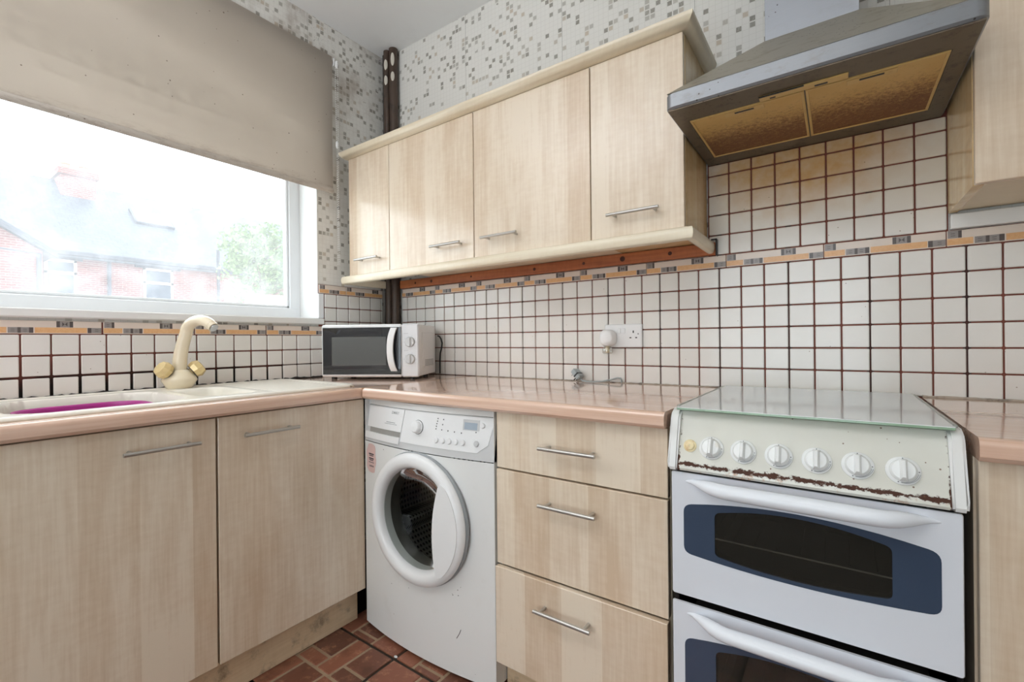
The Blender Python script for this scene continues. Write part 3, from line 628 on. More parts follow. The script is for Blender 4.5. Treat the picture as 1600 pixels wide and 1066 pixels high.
# mixer tap
TAPC = plain('cream_tap_enamel', rgb(238, 224, 196), 0.18, 0, 0.03, 20, 0.5, 0.3)
TAPG = plain('gilt_tap_knob', rgb(228, 204, 150), 0.22, 0.15, 0.12, 60)
tx, ty = 0.098, -1.012
tap = thing('mixer_tap', 'cream monobloc mixer tap with two knobs behind the sink', 'tap', (tx, ty, 0.921))
bm = BM(); lathe(bm, [(0.038, 0.0), (0.042, 0.006), (0.054, 0.028), (0.052, 0.036), (0.030, 0.064), (0.0235, 0.066)], (tx, ty, 0.919), (0, 0, 1), 28, True, True); obj('body', bm, TAPC, tap, ang=50)
pts = []; rad = []
for k in range(19):
    t_ = k / 18
    if t_ < 0.5: a = t_ / 0.5; pts.append((tx + 0.014 * a * a + 0.004 * a, ty + 0.016 * a * a, 0.982 + 0.133 * a)); rad.append(0.0232 - 0.0035 * a)
    else: a = (t_ - 0.5) / 0.5 * PI * 0.80; pts.append((tx + 0.018 + 0.058 * (1 - math.cos(a)), ty + 0.016 + 0.022 * (1 - math.cos(a)), 1.115 + 0.045 * math.sin(a))); rad.append(0.0197 - 0.0015 * (t_ - .5))
bm = BM(); tube(bm, pts, rad, 16); obj('spout', bm, TAPC, tap, ang=60)
e_ = Vector(pts[-1]); d_ = (Vector(pts[-1]) - Vector(pts[-2])).normalized()
bm = BM(); cyl(bm, e_ - d_ * 0.004, e_ + d_ * 0.013, 0.0185, 0.0175, 18); obj('nozzle', bm, TAPC, tap)
bm = BM(); cyl(bm, e_ + d_ * 0.0125, e_ + d_ * 0.017, 0.0145, n=18); obj('aerator', bm, plain('chrome', rgb(180, 182, 186), 0.12, 1.0), tap)
for sgn in (-1, 1):
    dr = Vector((0.25, sgn * 1.0, 0.72)).normalized(); o0 = Vector((tx, ty, 0.950)) + dr * 0.034
    bm = BM(); lathe(bm, [(0.008, 0.0), (0.014, 0.012), (0.026, 0.014), (0.031, 0.030), (0.024, 0.047), (0.013, 0.050)], o0, dr, 8, True, True); obj('knob', bm, TAPG, tap, ang=18)
    bm = BM(); lathe(bm, [(0.0135, 0.0112), (0.0250, 0.0125), (0.0250, 0.0138), (0.0135, 0.014)], o0, dr, 8, True, True); obj('knob_ring', bm, BLACKP, tap, ang=18)

# ------------------------------------------------------------------ base cabinets under the window
def base_left(y0, y1, hy, lab):
    t = thing('base_cabinet', lab, 'cabinet', (0.3, (y0 + y1) / 2, 0.165), 'base cabinets under the window worktop')
    bm = BM(); box(bm, 0.03, 0.579, y0 + 0.001, y0 + 0.018, 0.166, 0.80); box(bm, 0.03, 0.579, y1 - 0.018, y1 - 0.001, 0.166, 0.80); box(bm, 0.03, 0.579, y0 + 0.018, y1 - 0.018, 0.166, 0.183); box(bm, 0.03, 0.04, y0 + 0.018, y1 - 0.018, 0.183, 0.74); box(bm, 0.548, 0.579, y0 + 0.001, y1 - 0.001, 0.80, 0.870)
    obj('body', bm, CARC, t)
    bm = BM(); box(bm, 0.582, 0.600, y0 + 0.002, y1 - 0.002, 0.172, 0.868, 0.0012); d = obj('door', bm, MAPLE, t); handle(d, (0.600, hy, 0.811), PI / 2)
base_left(-1.694, -1.0955, -1.228, 'wide pale wood base cabinet in front of the sink bowl')
base_left(-1.0935, -0.602, -0.952, 'pale wood base cabinet beside the washing machine')
bm = BM(); box(bm, 0.538, 0.553, -2.0, -0.606, FZ + 0.001, 0.1645, 0.001); tag(obj('plinth', bm, PLINTH), 'dirty pale kickboard below the cabinets under the window', 'plinth', 'kickboards')

# ------------------------------------------------------------------ washing machine
WX0, WX1 = 0.6085, 1.2035; WXC = (WX0 + WX1) / 2
def wy(x): return -0.606 - 0.028 * (1 - ((x - WXC) / (0.5 * (WX1 - WX0))) ** 2)
def wfront(x, z): return wy(x) + (0.020 * max(0.0, (z - 0.722) / 0.13))
wm = thing('washing_machine', 'white front-loading washing machine with round porthole door', 'washing machine', (WXC, -0.33, FZ))
DCX, DCZ, DR = 0.913, 0.507, 0.172
bm = BM(); angs = sorted([2 * PI * k / 72 for k in range(72)] + [math.atan2(z - DCZ, x - DCX) % (2 * PI) for x in (WX0, WX1) for z in (0.058, 0.718)])
NR = 8; rings = []
for k in range(NR + 1):
    f = k / NR; ring = []
    for a in angs:
        c, s = math.cos(a), math.sin(a)
        tx_ = ((WX1 if c > 0 else WX0) - DCX) / c if abs(c) > 1e-6 else 1e9; tz_ = ((0.718 if s > 0 else 0.058) - DCZ) / s if abs(s) > 1e-6 else 1e9
        R = min(tx_, tz_); r = DR + (R - DR) * f; x = DCX + c * r; ring.append((x, wy(x), DCZ + s * r))
    rings.append(ring)
loft(bm, rings, False, False); obj('front_panel', bm, WHITEA, wm, ang=60)
bm = BM(); xs = [WX0 + (WX1 - WX0) * k / 20 for k in range(21)]
loft(bm, [[(x, wy(x), 0.058) for x in xs] + [(WX1, -0.05, 0.058), (WX0, -0.05, 0.058)], [(x, wy(x), 0.0585) for x in xs] + [(WX1, -0.05, 0.0585), (WX0, -0.05, 0.0585)]])
for x, e in ((WX0, 0.002), (WX1 - 0.002, 0.002)): box(bm, x, x + e, -0.605, -0.05, 0.058, 0.868)
box(bm, WX0, WX1, -0.052, -0.05, 0.058, 0.868); obj('cabinet_shell', bm, WHITEA, wm)
bm = BM()
loft(bm, [[(x, wy(x) + 0.020, 0.850) for x in xs] + [(WX1, -0.05, 0.850), (WX0, -0.05, 0.850)], [(x, wy(x) + 0.022, 0.8695) for x in xs] + [(WX1, -0.05, 0.8695), (WX0, -0.05, 0.8695)]]); obj('lid', bm, WHITEA, wm, ang=40)
def curved(bm, xl, xr, z0, z1, off, th, nx=18, nz=4):
    """thin plate following the bowed console; xl and xr may vary with z"""
    fr, bk = [], []
    for j in range(nz + 1):
        z = z0 + (z1 - z0) * j / nz; a, b = (xl(z) if callable(xl) else xl), (xr(z) if callable(xr) else xr)
        fr.append([(a + (b - a) * i / nx, wfront(a + (b - a) * i / nx, z) - off, z) for i in range(nx + 1)])
    F_ = [[bm.verts.new(p) for p in r] for r in fr]; B_ = [[bm.verts.new((p[0], p[1] + th, p[2])) for p in r] for r in fr]
    for j in range(nz):
        for i in range(nx):
            bm.faces.new((F_[j][i], F_[j][i + 1], F_[j + 1][i + 1], F_[j + 1][i])); bm.faces.new((B_[j][i], B_[j + 1][i], B_[j + 1][i + 1], B_[j][i + 1]))
    for i in range(nx): bm.faces.new((F_[0][i + 1], F_[0][i], B_[0][i], B_[0][i + 1])); bm.faces.new((F_[nz][i], F_[nz][i + 1], B_[nz][i + 1], B_[nz][i]))
    for j in range(nz): bm.faces.new((F_[j][0], F_[j + 1][0], B_[j + 1][0], B_[j][0])); bm.faces.new((F_[j + 1][nx], F_[j][nx], B_[j][nx], B_[j + 1][nx]))
GREYP = plain('light_grey_plastic', rgb(206, 206, 206), 0.35, 0, 0.02)
bm = BM(); curved(bm, WX0, WX1, 0.7205, 0.8485, 0.0, 0.012); con = obj('console', bm, GREYP, wm, ang=50)
bm = BM(); curved(bm, lambda z: 0.825 + (z - 0.745) * 0.12, lambda z: 1.148 + 0.03 * smooth((z - 0.742) / 0.02) + (z - 0.755) * 0.22, 0.742, 0.846, 0.0015, 0.003); obj('fascia', bm, WHITEP, con, ang=50)
bm = BM(); curved(bm, WX0 + 0.012, lambda z: 0.821 + (z - 0.745) * 0.12, 0.772, 0.846, 0.0022, 0.004); dr = obj('detergent_drawer', bm, WHITEP, wm, ang=50)
bm = BM(); curved(bm, WX0 + 0.030, 0.820, 0.7535, 0.772, 0.0006, 0.002); obj('drawer_recess', bm, plain('recess_shade_grey', rgb(150, 148, 144), 0.5), dr, ang=50)  # darker grey plate paints the shadow inside the grip hollow
bm = BM(); curved(bm, WX0 + 0.006, 0.822, 0.733, 0.7545, 0.0055, 0.006); obj('drawer_grip', bm, WHITEP, dr, ang=50)
def onp(x, z, off=0.0015): return Vector((x, wfront(x, z) - off, z))
nrm = Vector((0, -0.988, 0.152))
bm = BM(); lathe(bm, [(0.0215, 0), (0.0215, 0.003), (0.0195, 0.004), (0.018, 0.016), (0.015, 0.019), (0.001, 0.020)], onp(0.907, 0.798), nrm, 36, True, False); k_ = obj('program_dial', bm, WHITEP, con)
bm = BM(); lathe(bm, [(0.0216, 0.0002), (0.0228, 0.0002), (0.0228, 0.0012), (0.0216, 0.0012)], onp(0.907, 0.798), nrm, 36, False, False); obj('dial_ring', bm, BLACKP, k_)
for bx in (0.991, 1.0165, 1.042, 1.0675, 1.093, 1.141): 
    bm = BM(); lathe(bm, [(0.0092, 0), (0.0092, 0.002), (0.0075, 0.0045), (0.001, 0.005)], onp(bx, 0.766 + (bx - 0.99) * 0.02), nrm, 20, True, False); obj('button', bm, GREYP if bx > 1.13 else WHITEP, con)
bm = BM(); lathe(bm, [(0.0085, 0), (0.0085, 0.002), (0.007, 0.0045), (0.001, 0.005)], onp(1.158, 0.823), nrm, 20, True, False); obj('button', bm, WHITEP, con)
bm = BM(); curved(bm, 1.089, 1.147, 0.806, 0.838, 0.0022, 0.001, 4, 2); dsp = obj('display_frame', bm, GREYP, con)
bm = BM(); curved(bm, 1.0945, 1.140, 0.8085, 0.829, 0.0027, 0.001, 4, 2); obj('display', bm, plain('lcd_grey_blue', rgb(168, 180, 192), 0.2), dsp)
LEDM = plain('indicator_dark', rgb(60, 58, 58), 0.4)
for lx, lz in [(0.990, 0.832), (0.989, 0.824), (0.987, 0.816), (0.986, 0.808), (0.985, 0.800), (1.013, 0.831), (1.011, 0.815), (1.009, 0.799), (1.034, 0.798), (1.059, 0.797), (1.085, 0.796), (1.137, 0.802)]:
    bm = BM(); lathe(bm, [(0.002, 0), (0.002, 0.0008)], onp(lx, lz), nrm, 8); obj('indicator_light', bm, LEDM, con)
GREYT = plain('grey_print', rgb(150, 150, 152), 0.5); DARKT = plain('dark_print', rgb(70, 62, 66), 0.6)
text('brand_lettering', 'ZANUSSI', 0.0125, onp(0.792, 0.833, 0.0025), (PI / 2 - 0.15, 0, -0.03), GREYT, dr)
bm = BM(); curved(bm, 0.73, 0.80, 0.793, 0.7945, 0.0024, 0.0004, 6, 1); curved(bm, 0.74, 0.79, 0.798, 0.80, 0.0024, 0.0004, 6, 1); obj('print_line', bm, GREYT, dr)['kind'] = 'stuff'
# porthole door
ax = Vector((0, -1, 0)); dc = Vector((DCX, -0.632, DCZ))
bm = BM(); lathe(bm, [(0.165, -0.004), (0.212, -0.004), (0.2135, 0.004), (0.210, 0.009), (0.165, 0.009)], dc, ax, 64, False, False); drd = obj('door_back_ring', bm, plain('door_seal_grey', rgb(150, 154, 156), 0.4), wm)
bm = BM(); lathe(bm, [(0.160, 0.006), (0.2085, 0.008), (0.2105, 0.012), (0.209, 0.020), (0.203, 0.027), (0.192, 0.0315), (0.180, 0.032), (0.170, 0.028), (0.164, 0.020), (0.161, 0.010), (0.160, -0.02)], dc, ax, 72, False, False); rim = obj('door_rim', bm, WHITEP, wm, ang=50)
bm = BM(); outer, inner = [], []
for k in range(21):
    a = math.radians(-52 + 98 * k / 20); outer.append((DCX + 0.194 * math.cos(a), DCZ + 0.194 * math.sin(a)))
for k in range(21):
    f = 1 - k / 20; z = -0.155 + 0.295 * f; x = 0.126 - 0.034 * (1 - ((f - 0.42) / 0.6) ** 2); inner.append((DCX + x, DCZ + z))
loop = outer + inner
plate(bm, [(x, dc.y - 0.0210, z) for x, z in loop], (0, -0.0125, 0)); bmesh.ops.bevel(bm, geom=[e for e in bm.edges if all(abs(v.co.y - (dc.y - 0.0335)) < 1e-5 for v in e.verts)], offset=0.004, segments=2, affect='EDGES'); obj('door_grip', bm, WHITEP, rim, ang=40)
g = G('tinted_door_glass'); g.set(g.out.inputs['Surface'], g.n('MixShader', {0: g.n('Fresnel', {'IOR': 1.18}).outputs[0], 1: g.n('BsdfTransparent', {'Color': (0.62, 0.64, 0.62, 1)}).outputs[0], 2: g.n('BsdfGlossy', {'Roughness': 0.04}).outputs[0]}).outputs[0]); DGLASS = g.m
bm = BM(); lathe(bm, [(0.1605, 0.008), (0.152, 0.0), (0.135, -0.022), (0.10, -0.05), (0.055, -0.062), (0.002, -0.066)], dc, ax, 48, False, False); obj('door_glass', bm, DGLASS, wm, ang=60)
g = G('perforated_drum_steel'); t_ = g.objc(); x, y, z = g.sep(g.pos())
an = g.math('ARCTAN2', g.math('SUBTRACT', z, DCZ), g.math('SUBTRACT', x, DCX))
hol = g.n('TexVoronoi', {'Vector': g.comb(g.math('MULTIPLY', an, 12.0), g.math('MULTIPLY', y, 70.0), 0.0), 'Scale': 1.0, 'Randomness': 0.0}, voronoi_dimensions='2D').outputs['Distance']
DRUM = g.done(g.mix(g.math('LESS_THAN', hol, 0.30), rgb(176, 174, 168), rgb(14, 14, 14)), 0.3, 0.75)
GASK = plain('grey_rubber_gasket', rgb(104, 102, 98), 0.5, 0, 0.2, 40)
bm = BM(); lathe(bm, [(0.176, 0.0), (0.170, -0.012), (0.164, -0.03), (0.164, -0.06), (0.166, -0.068), (0.205, -0.07)], dc, ax, 56, False, False); obj('gasket', bm, GASK, wm, ang=60)
bm = BM(); lathe(bm, [(0.166, -0.07), (0.195, -0.085), (0.232, -0.09), (0.232, -0.30), (0.20, -0.33), (0.001, -0.34)], dc, ax, 64, False, False); dm = obj('drum', bm, DRUM, wm, ang=60)
for q in range(3):
    a = math.radians(205 + 120 * q); cx_, cz_ = DCX + 0.205 * math.cos(a), DCZ + 0.205 * math.sin(a); tg = Vector((-math.sin(a), 0, math.cos(a))); rd = Vector((math.cos(a), 0, math.sin(a))); o_ = Vector((cx_, -0.73 + 0.001, cz_))
    bm = BM(); loft(bm, [[o_ + Vector((0, y_, 0)) + rd * 0.026 - tg * 0.04, o_ + Vector((0, y_, 0)) - rd * 0.035 - tg * 0.008, o_ + Vector((0, y_, 0)) - rd * 0.035 + tg * 0.008, o_ + Vector((0, y_, 0)) + rd * 0.026 + tg * 0.04] for y_ in (0.0, 0.2)]) if False else loft(bm, [[Vector((cx_, y_, cz_)) + rd * 0.026 - tg * 0.04, Vector((cx_, y_, cz_)) - rd * 0.04 - tg * 0.008, Vector((cx_, y_, cz_)) - rd * 0.04 + tg * 0.008, Vector((cx_, y_, cz_)) + rd * 0.026 + tg * 0.04] for y_ in (-0.535, -0.335)])
    obj('drum_lifter', bm, DRUM, dm)
bm = BM(); box(bm, DCX + 0.196, DCX + 0.2075, dc.y - 0.010, dc.y + 0.001, DCZ - 0.012, DCZ + 0.032, 0.002); obj('door_latch', bm, BLACKP, wm)
# warning sticker
bm = BM(); pts = []
for k in range(32):
    a = 2 * PI * k / 32; x = 0.653 + 0.031 * math.copysign(abs(math.cos(a)) ** 0.55, math.cos(a)); z = 0.660 + 0.052 * math.copysign(abs(math.sin(a)) ** 0.75, math.sin(a)); x -= 0.003 * math.cos(z * 130); pts.append((x, wy(x) - 0.0008, z))
plate(bm, pts, (0, 0.0006, 0)); st = obj('sticker', bm, plain('pink_sticker', rgb(222, 190, 184), 0.6, 0, 0.04), wm, smooth=False)
bm = BM()
for zz, hw, hh in ((0.675, .017, .0022), (0.669, .014, .0015), (0.659, .016, .0022), (0.653, .013, .0015), (0.645, .018, .001)): plate(bm, [(0.655 + sx * hw, wy(0.655 + sx * hw) - 0.0014, zz + sz * hh) for sx, sz in ((-1, -1), (1, -1), (1, 1), (-1, 1))], (0, 0.0003, 0))
obj('print_line', bm, DARKT, st, smooth=False)['kind'] = 'stuff'
text('brand_lettering', 'ZANUSSI', 0.0075, (0.656, wy(0.656) - 0.0014, 0.6315), (PI / 2, 0, -0.12), DARKT, st)
bm = BM(); tube(bm, [(1.068, wy(1.068) - 0.0004, 0.170), (1.078, wy(1.078) - 0.0004, 0.186), (1.084, wy(1.084) - 0.0004, 0.200)], 0.0009, 6); obj('scratch', bm, DARKT, wm)
for x in (WX0 + 0.05, WX1 - 0.05):
    for y in (-0.53, -0.1):
        bm = BM(); cyl(bm, (x, y, FZ), (x, y, 0.0582), 0.02, n=16); obj('foot', bm, BLACKP, wm)

# ------------------------------------------------------------------ drawer unit
du = thing('drawer_unit', 'pale wood three-drawer base unit left of the cooker', 'drawer unit', (1.456, -0.3, 0.145))
bm = BM(); box(bm, 1.2075, 1.2245, -0.578, -0.02, 0.146, 0.872); box(bm, 1.6865, 1.7035, -0.578, -0.02, 0.146, 0.872); box(bm, 1.2245, 1.6865, -0.578, -0.02, 0.146, 0.163); box(bm, 1.2245, 1.6865, -0.578, -0.55, 0.84, 0.872); box(bm, 1.2245, 1.6865, -0.03, -0.02, 0.163, 0.872); box(bm, 1.2245, 1.6865, -0.575, -0.565, 0.163, 0.84); obj('body', bm, CARC, du)
for z0, z1, hz, yf in ((0.709, 0.870, 0.7885, -0.600), (0.4315, 0.7045, 0.637, -0.603), (0.147, 0.4255, 0.358, -0.613)):
    bm = BM(); box(bm, 1.2095, 1.7025, yf, yf + 0.018, z0, z1, 0.0012); d = obj('drawer_front', bm, MAPLE, du)
    bm = BM(); box(bm, 1.235, 1.676, yf + 0.018, -0.2, z0 + 0.02, z1 - 0.03) if False else box(bm, 1.24, 1.67, yf + 0.0178, -0.577, z0 + 0.02, z1 - 0.03); obj('drawer_box', bm, CARC, d)
    handle(d, (1.4525 if z0 > .2 else 1.441, yf, hz))
bm = BM(); box(bm, 1.2065, 1.7045, -0.556, -0.541, FZ + 0.001, 0.1445, 0.001); tag(obj('plinth', bm, PLINTH), 'short pale kickboard below the three drawers', 'plinth', 'kickboards')

# ------------------------------------------------------------------ cooker
def g_rusty(name):
    g = G(name); p = g.pos(); x, y, z = g.sep(p)
    base = g.mix(g.noise(p, 9.0, 4), rgb(226, 226, 219), rgb(216, 213, 201))
    n1 = g.noise(g.scale(p, (1, 1, 1.6)), 64.0, 8, 0.75)
    band = g.math('SUBTRACT', 1.0, g.math('MULTIPLY', g.math('ABSOLUTE', g.math('SUBTRACT', z, 0.8035)), 75.0), clamp=True)
    lf = g.step(x, 1.742, 1.736); rt = g.step(x, 2.170, 2.174)
    src = g.math('MAXIMUM', band, g.math('MULTIPLY', g.math('MAXIMUM', lf, rt), g.math('ADD', 0.55, g.math('MULTIPLY', g.step(z, 0.85, 0.80), 0.4))))
    halo = g.step(g.math('ADD', g.math('MULTIPLY', n1, 0.8), g.math('MULTIPLY', src, 0.36)), 0.70, 0.90)
    rust = g.step(g.math('ADD', n1, g.math('MULTIPLY', src, 0.46)), 0.80, 0.88)
    low = g.math('MULTIPLY', g.step(z, 0.808, 0.796), g.step(g.noise(p, 26.0, 5, 0.7), 0.52, 0.64))
    col = g.mix(g.math('MULTIPLY', halo, 0.55), base, rgb(204, 160, 106)); col = g.mix(g.math('MULTIPLY', low, 0.75), col, rgb(178, 112, 58)); col = g.mix(rust, col, rgb(74, 42, 28))
    v = g.n('TexVoronoi', {'Vector': p, 'Scale': 60.0}).outputs['Distance']; col = g.mix(g.math('MULTIPLY', g.math('MULTIPLY', g.math('LESS_THAN', v, 0.09), g.math('GREATER_THAN', g.noise(p, 14.0, 2), 0.52)), 0.8), col, rgb(110, 70, 40))
    return g.done(col, g.mix(rust, (0.2, 0.2, 0.2, 1), (0.8, 0.8, 0.8, 1)), 0, 0.5)
RUSTY = g_rusty('rusted_white_enamel')
OVENW = plain('oven_door_white', rgb(226, 229, 236), 0.12, 0, 0.01, 10, 0.5)
BLUEP = plain('oven_blue_grey_print', rgb(60, 72, 92), 0.1, 0, 0.04, 10)
HANDW = plain('oven_handle_white', rgb(238, 241, 247), 0.25, 0, 0.01)
KNOBW = dirty('cooker_knob_white', rgb(242, 243, 242), rgb(206, 176, 110), 0.3, 0.25, 0, 30)
ck = thing('gas_cooker', 'white freestanding gas cooker with rusty control panel and glass lid', 'cooker', (1.954, -0.3, FZ))
CX0, CX1 = 1.7125, 2.1965
bm = BM(); box(bm, CX0 + 0.004, CX0 + 0.012, -0.597, -0.035, FZ + 0.001, 0.90); box(bm, CX1 - 0.012, CX1 - 0.004, -0.597, -0.035, FZ + 0.001, 0.90); box(bm, CX0 + 0.012, CX1 - 0.012, -0.045, -0.035, FZ + 0.001, 0.90)
box(bm, CX0 + 0.012, CX1 - 0.012, -0.59, -0.035, 0.89, 0.902); box(bm, CX0 + 0.012, CX1 - 0.012, -0.59, -0.045, FZ + 0.001, FZ + 0.02); obj('body', bm, BLACKP, ck)
cheek = [(-0.035, 0.78), (-0.035, 0.9155), (-0.575, 0.9165), (-0.590, 0.9155), (-0.601, 0.910), (-0.608, 0.900), (-0.634, 0.806), (-0.636, 0.795), (-0.633, 0.788), (-0.626, 0.7855), (-0.60, 0.7855)]
for x in (CX0, CX1 - 0.021):
    bm = BM(); plate(bm, [(x, y, z) for y, z in cheek], (0.021, 0, 0)); bmesh.ops.bevel(bm, geom=[e for e in bm.edges if abs(e.verts[0].co.x - e.verts[1].co.x) < 1e-6], offset=0.004, segments=2, affect='EDGES'); ch = obj('side_cheek', bm, WHITEA, ck)
    xt = x + (0.003 if x < 1.9 else 0.010)
    bm = BM(); box(bm, xt, xt + 0.008, -0.57, -0.04, 0.9155, 0.9225, 0.002); obj('side_rail', bm, dirty('tarnished_rail', rgb(176, 178, 172), rgb(120, 92, 60), 0.5, 0.35, 0.6) if x < 1.9 else bpy.data.materials['tarnished_rail'], ch)
pn = [(-0.578, 0.9135), (-0.587, 0.9135), (-0.6315, 0.806), (-0.6345, 0.800), (-0.6355, 0.794), (-0.632, 0.7885), (-0.622, 0.787), (-0.600, 0.787), (-0.600, 0.80)]
bm = BM(); plate(bm, [(CX0 + 0.0212, y, z) for y, z in pn], (CX1 - CX0 - 0.0424, 0, 0)); obj('control_panel', bm, RUSTY, ck, ang=40)
tilt = -math.atan2(0.0445, 0.1065); pnrm = Vector((0, -math.cos(tilt), -math.sin(tilt)))
def panel_pt(x, z): return Vector((x, -0.587 - 0.0445 * (0.9125 - z) / 0.1065, z))
bm = BM(); lathe(bm, [(0.0245, 0), (0.0245, 0.003), (0.0232, 0.0045), (0.0195, 0.0058), (0.0185, 0.010), (0.016, 0.0135), (0.001, 0.0145)], (0, 0, 0), (0, -1, 0), 36, True, False)
loft(bm, [[(sx * wd, -y_, sz * ln) for sx, sz in ((-1, -1), (1, -1), (1, 1), (-1, 1))] for y_, wd, ln in ((0.009, 0.0065, 0.0185), (0.018, 0.0048, 0.0175), (0.0235, 0.0022, 0.0145))])
o = obj('knob_source', bm, KNOBW); KME = o.data; bpy.data.objects.remove(o)
bm = BM(); 
for k in range(18):
    a0, a1 = math.radians(-100 + 5 * k), math.radians(-100 + 5 * (k + 1))
    w0, w1 = 0.0203 + 0.0, 0.0203 + 0.0007 + 0.0016 * (k / 18)
    for rr in (w0, w1): bm.faces.new([bm.verts.new((r_ * math.cos(a_), -0.0062, r_ * math.sin(a_))) for r_, a_ in ((rr, a0), (rr + 0.0005, a0), (rr + 0.0005, a1), (rr, a1))])
for a in (90, 0, -110): 
    a = math.radians(a); bmesh.ops.create_circle(bm, cap_ends=True, segments=8, radius=0.0010, matrix=Matrix.Translation((0.0213 * math.cos(a), -0.0056, 0.0213 * math.sin(a))) @ Matrix.Rotation(PI / 2, 4, 'X'))
o = obj('mark_source', bm, plain('knob_print', rgb(96, 98, 106), 0.5)); KMM = o.data; bpy.data.objects.remove(o)
for i, kx in enumerate((1.801, 1.8625, 1.926, 1.989, 2.0515, 2.115)):
    k_ = inst('knob', KME, panel_pt(kx, 0.841), ck, (tilt, 0, 0)); m_ = inst('dial_mark', KMM, panel_pt(kx, 0.841), k_, (tilt, 0, 0)); m_['kind'] = 'stuff'
bm = BM(); lathe(bm, [(0.0135, 0), (0.0135, 0.002), (0.0115, 0.003), (0.0098, 0.003), (0.0098, 0.0065), (0.008, 0.0075), (0.001, 0.0075)], panel_pt(1.757, 0.841), pnrm, 28, True, False); obj('ignition_button', bm, dirty('yellowed_button', rgb(236, 220, 176), rgb(190, 130, 66), 0.8, 0.3, 0, 60), ck)
g = G('white_backed_lid_glass'); LIDM = g.done(g.mix(g.noise(g.pos(), 5.0, 3), rgb(214, 219, 219), rgb(224, 228, 228)), 0.10, 0, 0.3)
LIDE = plain('green_glass_edge', rgb(150, 178, 152), 0.1, 0, 0.05)
bm = BM(); box(bm, CX0 + 0.0145, CX1 - 0.012, -0.611, -0.045, 0.9175, 0.9235, 0.0012)
for f in bm.faces: f.material_index = 0
finish(bm)
for f in bm.faces: f.material_index = 0 if f.normal.z > 0.5 else 1
obj('glass_lid', bm, [LIDM, LIDE], ck, norm=False)
bm = BM(); box(bm, CX0 + 0.03, CX1 - 0.03, -0.575, -0.06, 0.902, 0.9172); obj('hob_tray', bm, BLACK, ck)
bm = BM(); box(bm, CX0 + 0.01, CX1 - 0.005, -0.043, -0.014, 0.902, 0.920, 0.003); obj('rear_rail', bm, dirty('rust_stained_rail', rgb(206, 198, 180), rgb(170, 104, 44), 0.9, 0.5, 0, 20), ck)
def lens(x0, x1, z0, z1, bt, bb, r, m=12, c=5):
    """closed loop with arched top and bottom and rounded corners; always the same number of points"""
    xm, hw = (x0 + x1) / 2, (x1 - x0) / 2
    zt = lambda x: z1 + bt * (1 - ((x - xm) / hw) ** 2); zb = lambda x: z0 - bb * (1 - ((x - xm) / hw) ** 2)
    L = []
    for i in range(m + 1): x = x0 + r + (x1 - x0 - 2 * r) * i / m; L.append((x, zb(x)))
    def bez(a, q, b): return [((1 - t) ** 2 * a[0] + 2 * t * (1 - t) * q[0] + t * t * b[0], (1 - t) ** 2 * a[1] + 2 * t * (1 - t) * q[1] + t * t * b[1]) for t in [k / c for k in range(1, c)]]
    L += bez((x1 - r, zb(x1 - r)), (x1, z0), (x1, z0 + r))
    for i in range(5): L.append((x1, z0 + r + (z1 - z0 - 2 * r) * i / 4))
    L += bez((x1, z1 - r), (x1, z1), (x1 - r, zt(x1 - r)))
    for i in range(m + 1): x = x1 - r - (x1 - x0 - 2 * r) * i / m; L.append((x, zt(x)))
    L += bez((x0 + r, zt(x0 + r)), (x0, z1), (x0, z1 - r))
    for i in range(5): L.append((x0, z1 - r - (z1 - z0 - 2 * r) * i / 4))
    L += bez((x0, z0 + r), (x0, z0), (x0 + r, zb(x0 + r)))
    return L
g = G('dark_oven_glass'); g.set(g.out.inputs['Surface'], g.n('MixShader', {0: g.n('Fresnel', {'IOR': 1.5}).outputs[0], 1: g.n('MixShader', {0: 0.32, 1: g.n('BsdfTransparent', {'Color': (0.82, 0.80, 0.76, 1)}).outputs[0], 2: g.n('BsdfDiffuse', {'Color': rgb(58, 55, 48)}).outputs[0]}).outputs[0], 2: g.n('BsdfGlossy', {'Roughness': 0.05}).outputs[0]}).outputs[0]); OGLASS = g.m
CAV = plain('oven_cavity', rgb(52, 48, 44), 0.6, 0, 0.2)
